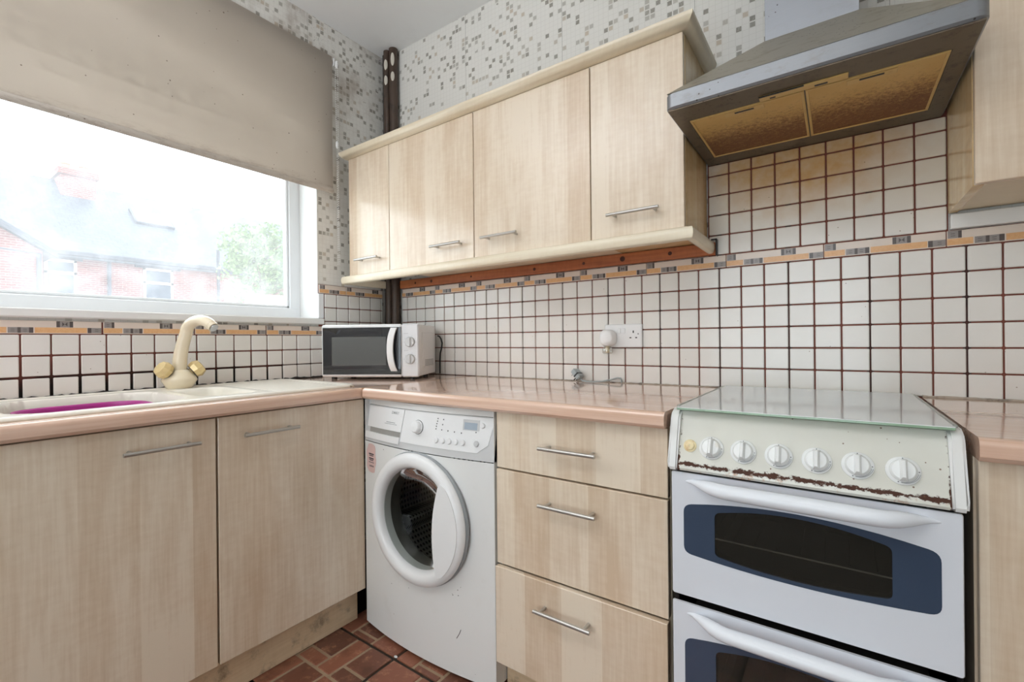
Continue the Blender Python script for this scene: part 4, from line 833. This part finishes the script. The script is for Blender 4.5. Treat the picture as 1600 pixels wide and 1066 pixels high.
def oven_door(z0, z1, pz0, pz1, pb, gz0, gz1, hz, rack, lab):
    yf, yb = -0.625, -0.619
    o1 = lens(CX0 + 0.0055, CX1 - 0.006, z0, z1, 0, 0, 0.004); o2 = lens(1.744, 2.163, pz0, pz1, 0.022, pb, 0.016); o3 = lens(1.8075, 2.099, gz0, gz1, 0.020, 0.012, 0.010)
    bm = BM(); P3 = lambda L, y: [(x, y, z) for x, z in L]
    loft(bm, [P3(o2, yb), P3(o1, yb), P3(o1, yf + 0.002), P3([(x + (0.0015 if x < 1.95 else -0.0015), z) for x, z in o1], yf), P3(o2, yf)], False, False); d = obj('oven_door', bm, OVENW, ck, ang=40); d['label'] = lab
    bm = BM(); o4 = lens(CX0 + 0.010, CX1 - 0.011, z0 + 0.006, z1 - 0.014, 0, 0, 0.004); loft(bm, [P3(o3, yb), P3(o4, yb), P3(o4, -0.603), P3(o3, -0.603)], False, False); obj('door_core', bm, BLACKP, d, smooth=False)
    bm = BM(); loft(bm, [P3(o2, yf), P3(o2, yf - 0.0006), P3(o3, yf - 0.0006), P3(o3, yb)], False, False); obj('window_surround', bm, BLUEP, d, ang=40)
    bm = BM(); loft(bm, [P3(o3, yf + 0.001), P3(o3, yf + 0.003)]); obj('oven_window', bm, OGLASS, d, smooth=False)
    bm = BM(); a, b = 1.76, 2.15
    for q in ((a, b, -0.60, -0.10, z0 + .01, z0 + .015), (a, b, -0.60, -0.10, z1 - .015, z1 - .01), (a, a + .005, -0.60, -0.10, z0 + .015, z1 - .015), (b - .005, b, -0.60, -0.10, z0 + .015, z1 - .015), (a, b, -0.10, -0.095, z0 + .01, z1 - .01)): box(bm, *q)
    obj('oven_cavity', bm, CAV, ck)
    bm = BM(); tube(bm, [(1.80, -0.611, rack), (2.108, -0.611, rack)], 0.0017, 8)
    obj('rack_rail', bm, plain('rack_wire', rgb(226, 224, 216), 0.4, 0.0) if 'rack_wire' not in bpy.data.materials else bpy.data.materials['rack_wire'], ck); bm = BM()
    for k in range(9): tube(bm, [(1.80 + 0.04 * k, -0.598, rack + 0.0015), (1.80 + 0.04 * k, -0.14, rack + 0.0015)], 0.0012, 6)
    tube(bm, [(1.79, -0.14, rack), (2.13, -0.14, rack)], 0.003, 6); obj('wire_rack', bm, CAV, ck)
    bm = BM(); pts, rs = [], []
    for k in range(29):
        t_ = k / 28; x = 1.747 + 0.418 * t_; s_ = math.sin(PI * t_); rise = smooth(min(t_, 1 - t_) / 0.22)
        pts.append((x, yf + 0.004 - 0.040 * rise, hz + 0.001 * s_)); rs.append(0.0035 + 0.0105 * smooth(min(t_, 1 - t_) / 0.16) + 0.0015 * s_)
    tube(bm, pts, rs, 14, flat=1.0); obj('door_handle', bm, HANDW, d, ang=60)
oven_door(0.5125, 0.7825, 0.607, 0.712, 0.012, 0.6145, 0.7055, 0.7640, 0.646, 'upper grill door with blue-grey window surround')
oven_door(0.085, 0.4955, 0.20, 0.419, 0.012, 0.21, 0.4115, 0.4735, 0.30, 'lower oven door with blue-grey window surround')
bm = BM(); box(bm, CX0 + 0.02, CX1 - 0.02, -0.592, -0.58, FZ + 0.001, 0.085); obj('kick_panel', bm, BLACKP, ck)

# ------------------------------------------------------------------ right base cabinet
t = thing('base_cabinet', 'pale wood base cabinet at the right edge beside the cooker', 'cabinet', (2.5, -0.3, 0.15))
bm = BM(); box(bm, 2.2095, 2.2275, -0.578, -0.02, 0.15, 0.8725); box(bm, 2.79, 2.808, -0.578, -0.02, 0.15, 0.8725); box(bm, 2.2275, 2.79, -0.578, -0.02, 0.15, 0.168); box(bm, 2.2275, 2.79, -0.03, -0.02, 0.168, 0.8725); box(bm, 2.2275, 2.79, -0.578, -0.55, 0.85, 0.8725); obj('body', bm, MAPLE, t)
bm = BM(); box(bm, 2.2125, 2.805, -0.600, -0.581, 0.153, 0.8695, 0.0012); d = obj('door', bm, MAPLE, t); handle(d, (2.66, -0.600, 0.81))
bm = BM(); box(bm, 2.2095, 3.0, -0.556, -0.541, FZ + 0.001, 0.149, 0.001); tag(obj('plinth', bm, PLINTH), 'pale kickboard right of the cooker', 'plinth', 'kickboards')

# ------------------------------------------------------------------ microwave (built in its own frame, turned on the worktop)
MW = 0.446; MH = 0.242; MD = 0.270
mw = thing('microwave', 'white microwave oven with dark door standing in the corner', 'microwave', (0.147, -0.487, 0.9125)); mw.rotation_euler = (0, 0, math.radians(28.8)); LOCAL.add(mw.name)
zb = 0.010; MB = WHITEP
bm = BM(); box(bm, 0.004, MW - 0.002, 0.016, MD, zb + 0.002, MH - 0.002, 0.004); obj('casing', bm, MB, mw)
bm = BM(); box(bm, 0.0, 0.369, 0.0, 0.0165, zb, MH, 0.006); dd = obj('door', bm, MB, mw)
g = G('microwave_black_glass'); MBG = g.done(g.mix(g.noise(g.objc(), 3.0, 2), rgb(30, 32, 38), rgb(38, 40, 46)), 0.04, 0, 0.5, 0.6)
bm = BM(); box(bm, 0.007, 0.3675, -0.0015, 0.002, zb + 0.011, MH - 0.013, 0.001); gl = obj('door_glass', bm, MBG, dd)
bm = BM(); box(bm, 0.05, 0.30, -0.0022, -0.001, zb + 0.052, MH - 0.055, 0.0004); w_ = obj('viewing_window', bm, plain('mesh_window_grey', rgb(92, 94, 94), 0.05, 0, 0.1, 300, 0.5, 0.5), dd)
bm = BM(); pts = []
for k in range(15):
    f = k / 14 * 2 - 1; pts.append((0.3385 - 0.014 * (1 - f * f), -0.010 - 0.014 * (1 - f ** 4), zb + 0.026 + 0.19 * (k / 14)))
loft(bm, [[(p[0] - 0.0135, p[1], p[2]), (p[0] + 0.0135, p[1], p[2]), (p[0] + 0.0135, p[1] + 0.010, p[2]), (p[0] - 0.0135, p[1] + 0.010, p[2])] for p in pts]); obj('door_handle', bm, MB, dd, ang=40)
bm = BM(); box(bm, 0.3695, MW, 0.0, 0.0165, zb, MH, 0.005); cp = obj('control_panel', bm, plain('microwave_panel', rgb(228, 228, 230), 0.35, 0, 0.01), mw)
for kz in (0.163, 0.0885):
    bm = BM(); lathe(bm, [(0.0215, 0), (0.0215, 0.004), (0.019, 0.009), (0.001, 0.0095)], (0.408, 0.0, kz), (0, -1, 0), 32, True, False); loft(bm, [[(0.408 + sx * wd, -y_, kz + sz * ln) for sx, sz in ((-1, -1), (1, -1), (1, 1), (-1, 1))] for y_, wd, ln in ((0.008, 0.006, 0.019), (0.016, 0.004, 0.018))]); kk = obj('dial', bm, GREYP, cp)
    bm = BM(); lathe(bm, [(0.0216, 0.0), (0.0226, 0.0), (0.0226, 0.0006), (0.0216, 0.0006)], (0.408, 0.0, kz), (0, -1, 0), 32, False, False)
    for k in range(8):
        a = math.radians(-40 + 37 * k); box(bm, 0.408 + 0.027 * math.cos(a) - .0012, 0.408 + 0.027 * math.cos(a) + .0012, -0.0005, 0.0, kz + 0.027 * math.sin(a) - .0006, kz + 0.027 * math.sin(a) + .0006)
    box(bm, 0.380, 0.400, -0.0005, 0, kz + 0.0365, kz + 0.0375); obj('dial_print', bm, GREYT, cp)['kind'] = 'stuff'
bm = BM(); box(bm, MW - 0.003, MW + 0.0012, 0.06, 0.235, zb + 0.04, MH - 0.035, 0.002); sp_ = obj('side_panel', bm, MB, mw)
bm = BM()
for k in range(5): box(bm, MW + 0.001, MW + 0.0018, 0.09, 0.22, zb + 0.045 + 0.006 * k, zb + 0.0475 + 0.006 * k)
obj('vent_slot', bm, GREYT, mw)['kind'] = 'stuff'
for x in (0.04, MW - 0.04):
    for y in (0.04, MD - 0.04):
        bm = BM(); cyl(bm, (x, y, 0.0), (x, y, zb + 0.003), 0.012, n=12); obj('foot', bm, BLACKP, mw)
bm = BM(); tube(bm, [(0.4085, -0.022, 1.104), (0.418, -0.020, 1.101), (0.428, -0.02, 1.09), (0.434, -0.018, 1.068), (0.430, -0.0175, 1.045), (0.420, -0.0165, 1.02), (0.416, -0.016, 0.98), (0.416, -0.016, 0.918)], 0.0036, 8); tag(obj('microwave_cable', bm, BLACKP), 'black mains cable looping behind the microwave', 'cable')

# ------------------------------------------------------------------ socket, plug-in, loose plug
so = thing('wall_socket', 'white double wall socket on the tiles above the worktop', 'socket', (1.367, -0.011, 1.09))
bm = BM(); box(bm, 1.294, 1.440, -0.0215, -0.0108, 1.047, 1.134, 0.003); fp = obj('face_plate', bm, WHITEP, so)
for x in (1.354, 1.371):
    bm = BM(); box(bm, x - 0.0055, x + 0.0055, -0.0245, -0.0215, 1.099, 1.119, 0.0012); obj('switch', bm, WHITEP, fp)
for x in (1.408,):
    for dx, dz, w, h in ((0, 0.105 - 0.0, 0.0022, 0.0045), (-0.011, 0.083, 0.0035, 0.002), (0.011, 0.083, 0.0035, 0.002)):
        bm = BM(); box(bm, x + dx - w, x + dx + w, -0.0219, -0.0214, 1.0 + dz - h, 1.0 + dz + h); obj('pin_slot', bm, BLACKP, fp)
bm = BM()
cyl(bm, (1.4265, -0.0219, 1.097), (1.4265, -0.0213, 1.097), 0.0028, n=12); obj('screw', bm, GREYT, fp)
af = thing('plug_in_air_freshener', 'white plug-in air freshener with glass bulb in the double socket', 'air freshener', (1.318, -0.022, 1.04))
bm = BM(); loft(bm, [[(1.318 + a, y, 1.083 + b) for a, b in rrect(w, h, r, 6)] for w, h, r, y in ((0.050, 0.058, .02, -0.0218), (0.054, 0.062, .022, -0.030), (0.054, 0.062, .022, -0.058), (0.046, 0.054, .02, -0.068), (0.03, 0.036, .014, -0.071))]); obj('housing', bm, WHITEP, af, ang=50)
bm = BM(); lathe(bm, [(0.019, 0), (0.019, 0.004), (0.016, 0.0055), (0.001, 0.006)], (1.326, -0.0695, 1.083), (0.25, -1, 0), 28, True, False); obj('dial', bm, WHITEP, af)
bm = BM(); lathe(bm, [(0.012, 0.0), (0.014, 0.006), (0.0195, 0.012), (0.0195, 0.026), (0.015, 0.031), (0.001, 0.032)], (1.316, -0.045, 1.054), (0, 0, -1), 24, True, False)
g = G('clear_bulb_glass'); g.set(g.out.inputs['Surface'], g.n('MixShader', {0: 0.25, 1: g.n('BsdfTransparent', {'Color': (0.93, 0.93, 0.9, 1)}).outputs[0], 2: g.n('BsdfGlossy', {'Roughness': 0.05}).outputs[0]}).outputs[0]); obj('glass_bulb', bm, g.m, af, ang=60)
bm = BM(); cyl(bm, (1.316, -0.045, 1.054), (1.316, -0.045, 1.028), 0.007, n=14); obj('wick', bm, plain('wick_cream', rgb(232, 214, 170), 0.6), af)
PLG = plain('grey_plug_plastic', rgb(168, 176, 178), 0.4, 0, 0.05); 
pl_ = thing('mains_plug', 'loose grey mains plug lying on the worktop against the tiles', 'plug', (1.185, -0.035, 0.9125))
ax_ = Vector((0.62, -0.10, -0.62)).normalized(); pc = Vector((1.186, -0.040, 0.942)); up_ = Vector((0, -1, 0.0)); up_ = (up_ - ax_ * up_.dot(ax_)).normalized(); sd = ax_.cross(up_)
def pbox(bm, c, l, w, h):
    v = [c + ax_ * (sx * l) + up_ * (sy * w) + sd * (sz * h) for sx in (-1, 1) for sy in (-1, 1) for sz in (-1, 1)]
    loft(bm, [[v[0], v[1], v[3], v[2]], [v[4], v[5], v[7], v[6]]])
bm = BM(); pbox(bm, pc, 0.022, 0.017, 0.011); bmesh.ops.bevel(bm, geom=bm.edges[:], offset=0.003, segments=2, affect='EDGES'); obj('body', bm, PLG, pl_)
bm = BM(); pbox(bm, pc + ax_ * 0.004, 0.003, 0.0175, 0.0115); obj('band', bm, BLACKP, pl_)
sgn = 1 if sd.x < 0 else -1
for a_, w_ in ((-0.014, 0.0), (0.010, 0.009), (0.010, -0.009)):
    bm = BM(); q = pc + ax_ * a_ + up_ * w_; cyl(bm, q + sd * sgn * 0.010, q + sd * sgn * 0.024, 0.0026, n=8); obj('pin', bm, BLACKP if a_ > 0 else STEEL, pl_)
e0 = pc + ax_ * 0.021
bm = BM(); tube(bm, [e0, e0 + Vector((0.006, -0.003, -0.007)), (1.214, -0.050, 0.9168), (1.235, -0.062, 0.9162), (1.262, -0.066, 0.9162), (1.295, -0.050, 0.918), (1.325, -0.028, 0.9255), (1.343, -0.018, 0.931), (1.354, -0.015, 0.930), (1.358, -0.0145, 0.922), (1.358, -0.0145, 0.9135)], 0.0034, 10); obj('flex', bm, PLG, pl_)

# ------------------------------------------------------------------ ceiling light and uplighter, added out of view as fill
cl = thing('added_ceiling_fill', 'added round ceiling fill light, unseen behind the photographer', 'light', (1.9, -2.05, CZ))
bm = BM(); lathe(bm, [(0.20, 0), (0.20, 0.025), (0.17, 0.03)], (1.9, -2.05, CZ), (0, 0, -1), 40); obj('base', bm, WHITEP, cl)
g = G('fill_light_diffuser'); g.set(g.b.inputs['Emission Color'], (1.0, 0.96, 0.9, 1)); g.set(g.b.inputs['Emission Strength'], 6.0); DIFF = g.done((0.9, 0.9, 0.88, 1), 0.5)
bm = BM(); lathe(bm, [(0.165, 0.03), (0.15, 0.05), (0.08, 0.065), (0.002, 0.068)], (1.9, -2.05, CZ), (0, 0, -1), 40, False, False); obj('diffuser', bm, DIFF, cl)
ll = bpy.data.lights.new('ceiling_fill_area', 'AREA'); ll.shape = 'DISK'; ll.size = 0.4; ll.energy = CEILING_FILL_W; ll.color = (1.0, 0.99, 0.97)
lo = bpy.data.objects.new('ceiling_fill_area', ll); C.objects.link(lo); lo.location = (1.9, -2.05, CZ - 0.075)

fl = thing('added_floor_uplight', 'added floor-standing fill uplighter, unseen behind the photographer', 'lamp', (0.62, -2.35, FZ))  # added out of view to bounce fill light off the ceiling
bm = BM(); lathe(bm, [(0.14, 0), (0.14, 0.02), (0.02, 0.035)], (0.62, -2.35, FZ), (0, 0, 1), 32); obj('base', bm, STEEL, fl)
bm = BM(); cyl(bm, (0.62, -2.35, FZ + 0.03), (0.62, -2.35, 1.88), 0.012, n=14); obj('pole', bm, STEEL, fl)
bm = BM(); lathe(bm, [(0.012, 0), (0.06, 0.02), (0.16, 0.09), (0.165, 0.1), (0.155, 0.095), (0.055, 0.03), (0.001, 0.02)], (0.62, -2.35, 1.88), (0, 0, 1), 36, True, False); obj('shade', bm, WHITEP, fl)
ul = bpy.data.lights.new('uplight_fill_area', 'AREA'); ul.shape = 'DISK'; ul.size = 0.26; ul.energy = UPLIGHT_FILL_W; ul.color = (0.97, 0.985, 1.0)
uo = bpy.data.objects.new('uplight_fill_area', ul); C.objects.link(uo); uo.location = (0.62, -2.35, 1.97); uo.rotation_euler = (PI, 0, 0)

# ------------------------------------------------------------------ outside: the backs of the houses across the yard
def g_brick():
    g = G('red_brick'); x, y, z = g.sep(g.pos()); v = g.comb(g.math('ADD', y, x), z, 0.0)
    b = g.n('TexBrick', {'Vector': v, 'Color1': rgb(136, 78, 70), 'Color2': rgb(114, 60, 54), 'Mortar': rgb(150, 130, 122), 'Scale': 1.0, 'Mortar Size': 0.008, 'Brick Width': 0.225, 'Row Height': 0.075}).outputs[0]
    return g.done(b, 0.85)
BRICKM = g_brick()
g = G('grey_slate'); x, y, z = g.sep(g.pos()); b_ = g.n('TexBrick', {'Vector': g.comb(y, g.math('MULTIPLY', z, 1.6), 0.0), 'Color1': rgb(84, 92, 102), 'Color2': rgb(74, 82, 92), 'Mortar': rgb(46, 52, 62), 'Scale': 1.0, 'Mortar Size': 0.012, 'Brick Width': 0.3, 'Row Height': 0.22}).outputs[0]; SLATE = g.done(b_, 0.5)
GUTT = plain('dark_gutter', rgb(50, 56, 68), 0.5); HGLASS = plain('house_window_glass', rgb(66, 78, 92), 0.4, 0, 0.1, 3, 0.15)
GRND = plain('yard_paving', rgb(205, 202, 196), 0.9, 0, 0.1, 2)
bm = BM(); box(bm, -60, -0.32, -30, 40, -1.3, -1.2); struct(obj('ground', bm, GRND))
def house_window(par, X, y0, y1, z0, z1, rail):
    bm = BM()
    for q in ((y0, y1, z0, z0 + .08), (y0, y1, z1 - .08, z1), (y0, y0 + .08, z0, z1), (y1 - .08, y1, z0, z1), (y0, y1, rail - .05, rail + .05)): box(bm, X - 0.03, X + 0.05, *q)
    w = obj('window', bm, UPVC, par); bm = BM(); box(bm, X - 0.01, X + 0.005, y0 + .08, y1 - .08, z0 + .08, z1 - .08); obj('pane', bm, HGLASS, w)
h1 = thing('terraced_house', 'red brick terraced house with slate roof seen through the window', 'house', (-22, 5, -1.2))
EX, EZ, RXX, RZ = -20.0, 4.42, -24.2, 7.9
bm = BM(); box(bm, -28.4, EX, -6.0, 12.8, -1.2, EZ - 0.02); obj('brick_wall', bm, BRICKM, h1)
bm = BM(); loft(bm, [[(EX + .25, y, EZ - .12), (RXX, y, RZ), (-28.6, y, EZ - .12), (-28.6, y, EZ - .3), (RXX, y, RZ - .2), (EX + .25, y, EZ - .3)] for y in (-6.0, 13.0)]); obj('slate_roof', bm, SLATE, h1, smooth=False)
bm = BM(); box(bm, EX + 0.2, EX + 0.34, 1.6, 12.9, EZ - 0.22, EZ - 0.06, 0.02); obj('gutter', bm, GUTT, h1)
bm = BM(); cyl(bm, (EX + .08, 3.62, -1.2), (EX + .08, 3.62, EZ - .2), 0.06, n=10); obj('downpipe', bm, GUTT, h1)
bm = BM(); cyl(bm, (EX + .3, 7.2, -1.2), (EX + .3, 7.2, 5.1), 0.06, n=10); obj('soil_pipe', bm, GUTT, h1)
house_window(h1, EX, 1.92, 2.74, 2.2, 4.06, 3.6); house_window(h1, EX, 4.66, 5.64, 2.2, 4.06, 3.5)
bm = BM(); box(bm, EX, EX + .04, 4.4, 5.9, 4.06, 4.24); box(bm, EX, EX + .04, 1.75, 2.9, 4.06, 4.24); obj('lintel', bm, GUTT, h1)
sl = (RZ - EZ + .12) / (EX + .25 - RXX)
def roofp(x, y, o=0.0): return (x + o * .65, y, EZ - .12 + sl * (EX + .25 - x) + o * .75)
bm = BM(); loft(bm, [[roofp(-22.05, 5.0, o), roofp(-22.05, 6.4, o), roofp(-22.95, 6.4, o), roofp(-22.95, 5.0, o)] for o in (0.0, 0.12)]); sk = obj('skylight', bm, GUTT, h1, smooth=False)
bm = BM(); loft(bm, [[roofp(-22.12, 5.08, o), roofp(-22.12, 6.32, o), roofp(-22.88, 6.32, o), roofp(-22.88, 5.08, o)] for o in (0.121, 0.13)]); obj('pane', bm, plain('skylight_glass', rgb(226, 234, 242), 0.05), sk, smooth=False)
bm = BM(); box(bm, -24.4, -23.2, 2.93, 4.02, 6.6, 8.15); box(bm, -24.5, -23.1, 2.85, 4.1, 7.95, 8.2); obj('chimney_stack', bm, BRICKM, h1)
for yy in (3.2, 3.75):
    bm = BM(); lathe(bm, [(0.14, 0), (0.12, 0.3), (0.15, 0.32), (0.15, 0.38)], (-23.8, yy, 8.2), (0, 0, 1), 14); obj('chimney_pot', bm, plain('clay_pot', rgb(200, 140, 110), 0.8) if yy < 3.3 else bpy.data.materials['clay_pot'], h1)
h2 = thing('rear_extension', 'brick gabled house extension at the far left of the view', 'house', (-20, -1, -1.2))
bm = BM(); plate(bm, [(-18.0, -4.4, -1.2), (-18.0, 1.57, -1.2), (-18.0, 1.57, 3.98), (-18.0, -1.4, 5.95), (-18.0, -4.4, 3.98)], (-1.5, 0, 0)); obj('brick_wall', bm, BRICKM, h2, smooth=False)
bm = BM()
plate(bm, [(-17.85, 1.85, 3.86), (-17.85, -1.4, 6.0), (-17.85, -1.4, 6.16), (-17.85, 1.85, 4.02)], (-1.65, 0, 0)); plate(bm, [(-17.85, -4.7, 3.86), (-17.85, -1.4, 6.0), (-17.85, -1.4, 6.16), (-17.85, -4.7, 4.02)], (-1.65, 0, 0)); obj('roof', bm, SLATE, h2, smooth=False)
bm = BM(); plate(bm, [(-17.84, 1.87, 3.80), (-17.84, -1.4, 5.94), (-17.84, -1.4, 6.14), (-17.84, 1.87, 4.00)], (0.05, 0, 0)); obj('bargeboard', bm, GUTT, h2, smooth=False)
bm = BM(); cyl(bm, (-17.95, 1.48, -1.2), (-17.95, 1.48, 3.9), 0.06, n=10); obj('downpipe', bm, GUTT, h2)
bm = BM(); tube(bm, [(-17.9, -4, 4.12), (-17.9, -1, 4.05), (-17.9, 1.5, 3.88)], 0.025, 6); obj('cable', bm, GUTT, h2)
# tree
tr = thing('garden_tree', 'leafy green tree in the yard outside the window', 'tree', (-14.3, 6.35, -1.2))
bm = BM(); tube(bm, [(-14.3, 6.35, -1.2), (-14.25, 6.3, 0.6), (-14.35, 6.4, 2.2), (-14.3, 6.35, 4.2)], [0.14, 0.11, 0.08, 0.03], 10)
for k in range(9):
    a = k * 2.4; z = 1.6 + 0.28 * k; tube(bm, [(-14.3, 6.35, z), (-14.3 + .5 * math.cos(a), 6.35 + .5 * math.sin(a), z + .4), (-14.3 + .95 * math.cos(a), 6.35 + .95 * math.sin(a), z + .65)], [0.04, 0.025, 0.01], 6)
obj('trunk', bm, plain('bark', rgb(120, 104, 88), 0.9), tr)
g = G('pale_green_leaf'); LEAF = g.done(g.mix(g.noise(g.pos(), 4.0, 3), rgb(84, 118, 66), rgb(136, 160, 100)), 0.6)
bm = BM(); rnd = random.Random(3)
blobs = [(rnd.uniform(-.7, .7), rnd.uniform(-.8, .8), rnd.uniform(-1.6, .95), rnd.uniform(.35, .6)) for _ in range(26)] + [(0, 0, .9, .5), (0, .3, 1.1, .4), (0, -.9, -.4, .5), (0, .95, -.2, .5)]
for bx_, by_, bz_, br_ in blobs:
    for _ in range(170):
        d = Vector((rnd.gauss(0, 1), rnd.gauss(0, 1), rnd.gauss(0, 1))).normalized() * br_ * rnd.uniform(.55, 1.05); c = Vector((-14.3 + bx_, 6.4 + by_, 3.85 + bz_)) + d
        u_ = Vector((rnd.gauss(0, 1), rnd.gauss(0, 1), rnd.gauss(0, 1))).normalized(); v_ = u_.orthogonal().normalized(); s_ = rnd.uniform(.05, .09)
        bm.faces.new([bm.verts.new(c + q) for q in (u_ * s_, v_ * s_ * .55, -u_ * s_, -v_ * s_ * .55)])
o = obj('foliage', bm, LEAF, tr, smooth=False, norm=False); o['kind'] = 'stuff'
bm = BM(); box(bm, -12.3, -12.05, 4.9, 12, -1.2, 2.46); box(bm, -12.36, -11.99, 4.85, 12, 2.46, 2.54, 0.01); tag(obj('garden_wall', bm, plain('pale_render', rgb(206, 202, 194), 0.9)), 'pale garden wall outside below the tree', 'wall')
bm = BM(); tube(bm, [(-12.0, 4.25, 2.85), (-12.0, 4.80, 2.50)], 0.035, 8); tube(bm, [(-12.0, 4.25, -1.2), (-12.0, 4.25, 2.87)], 0.035, 8); tube(bm, [(-12.0, 4.82, -1.2), (-12.0, 4.82, 2.5)], 0.03, 8); tag(obj('stair_rail', bm, UPVC), 'white sloping handrail outside beside the tree', 'railing')
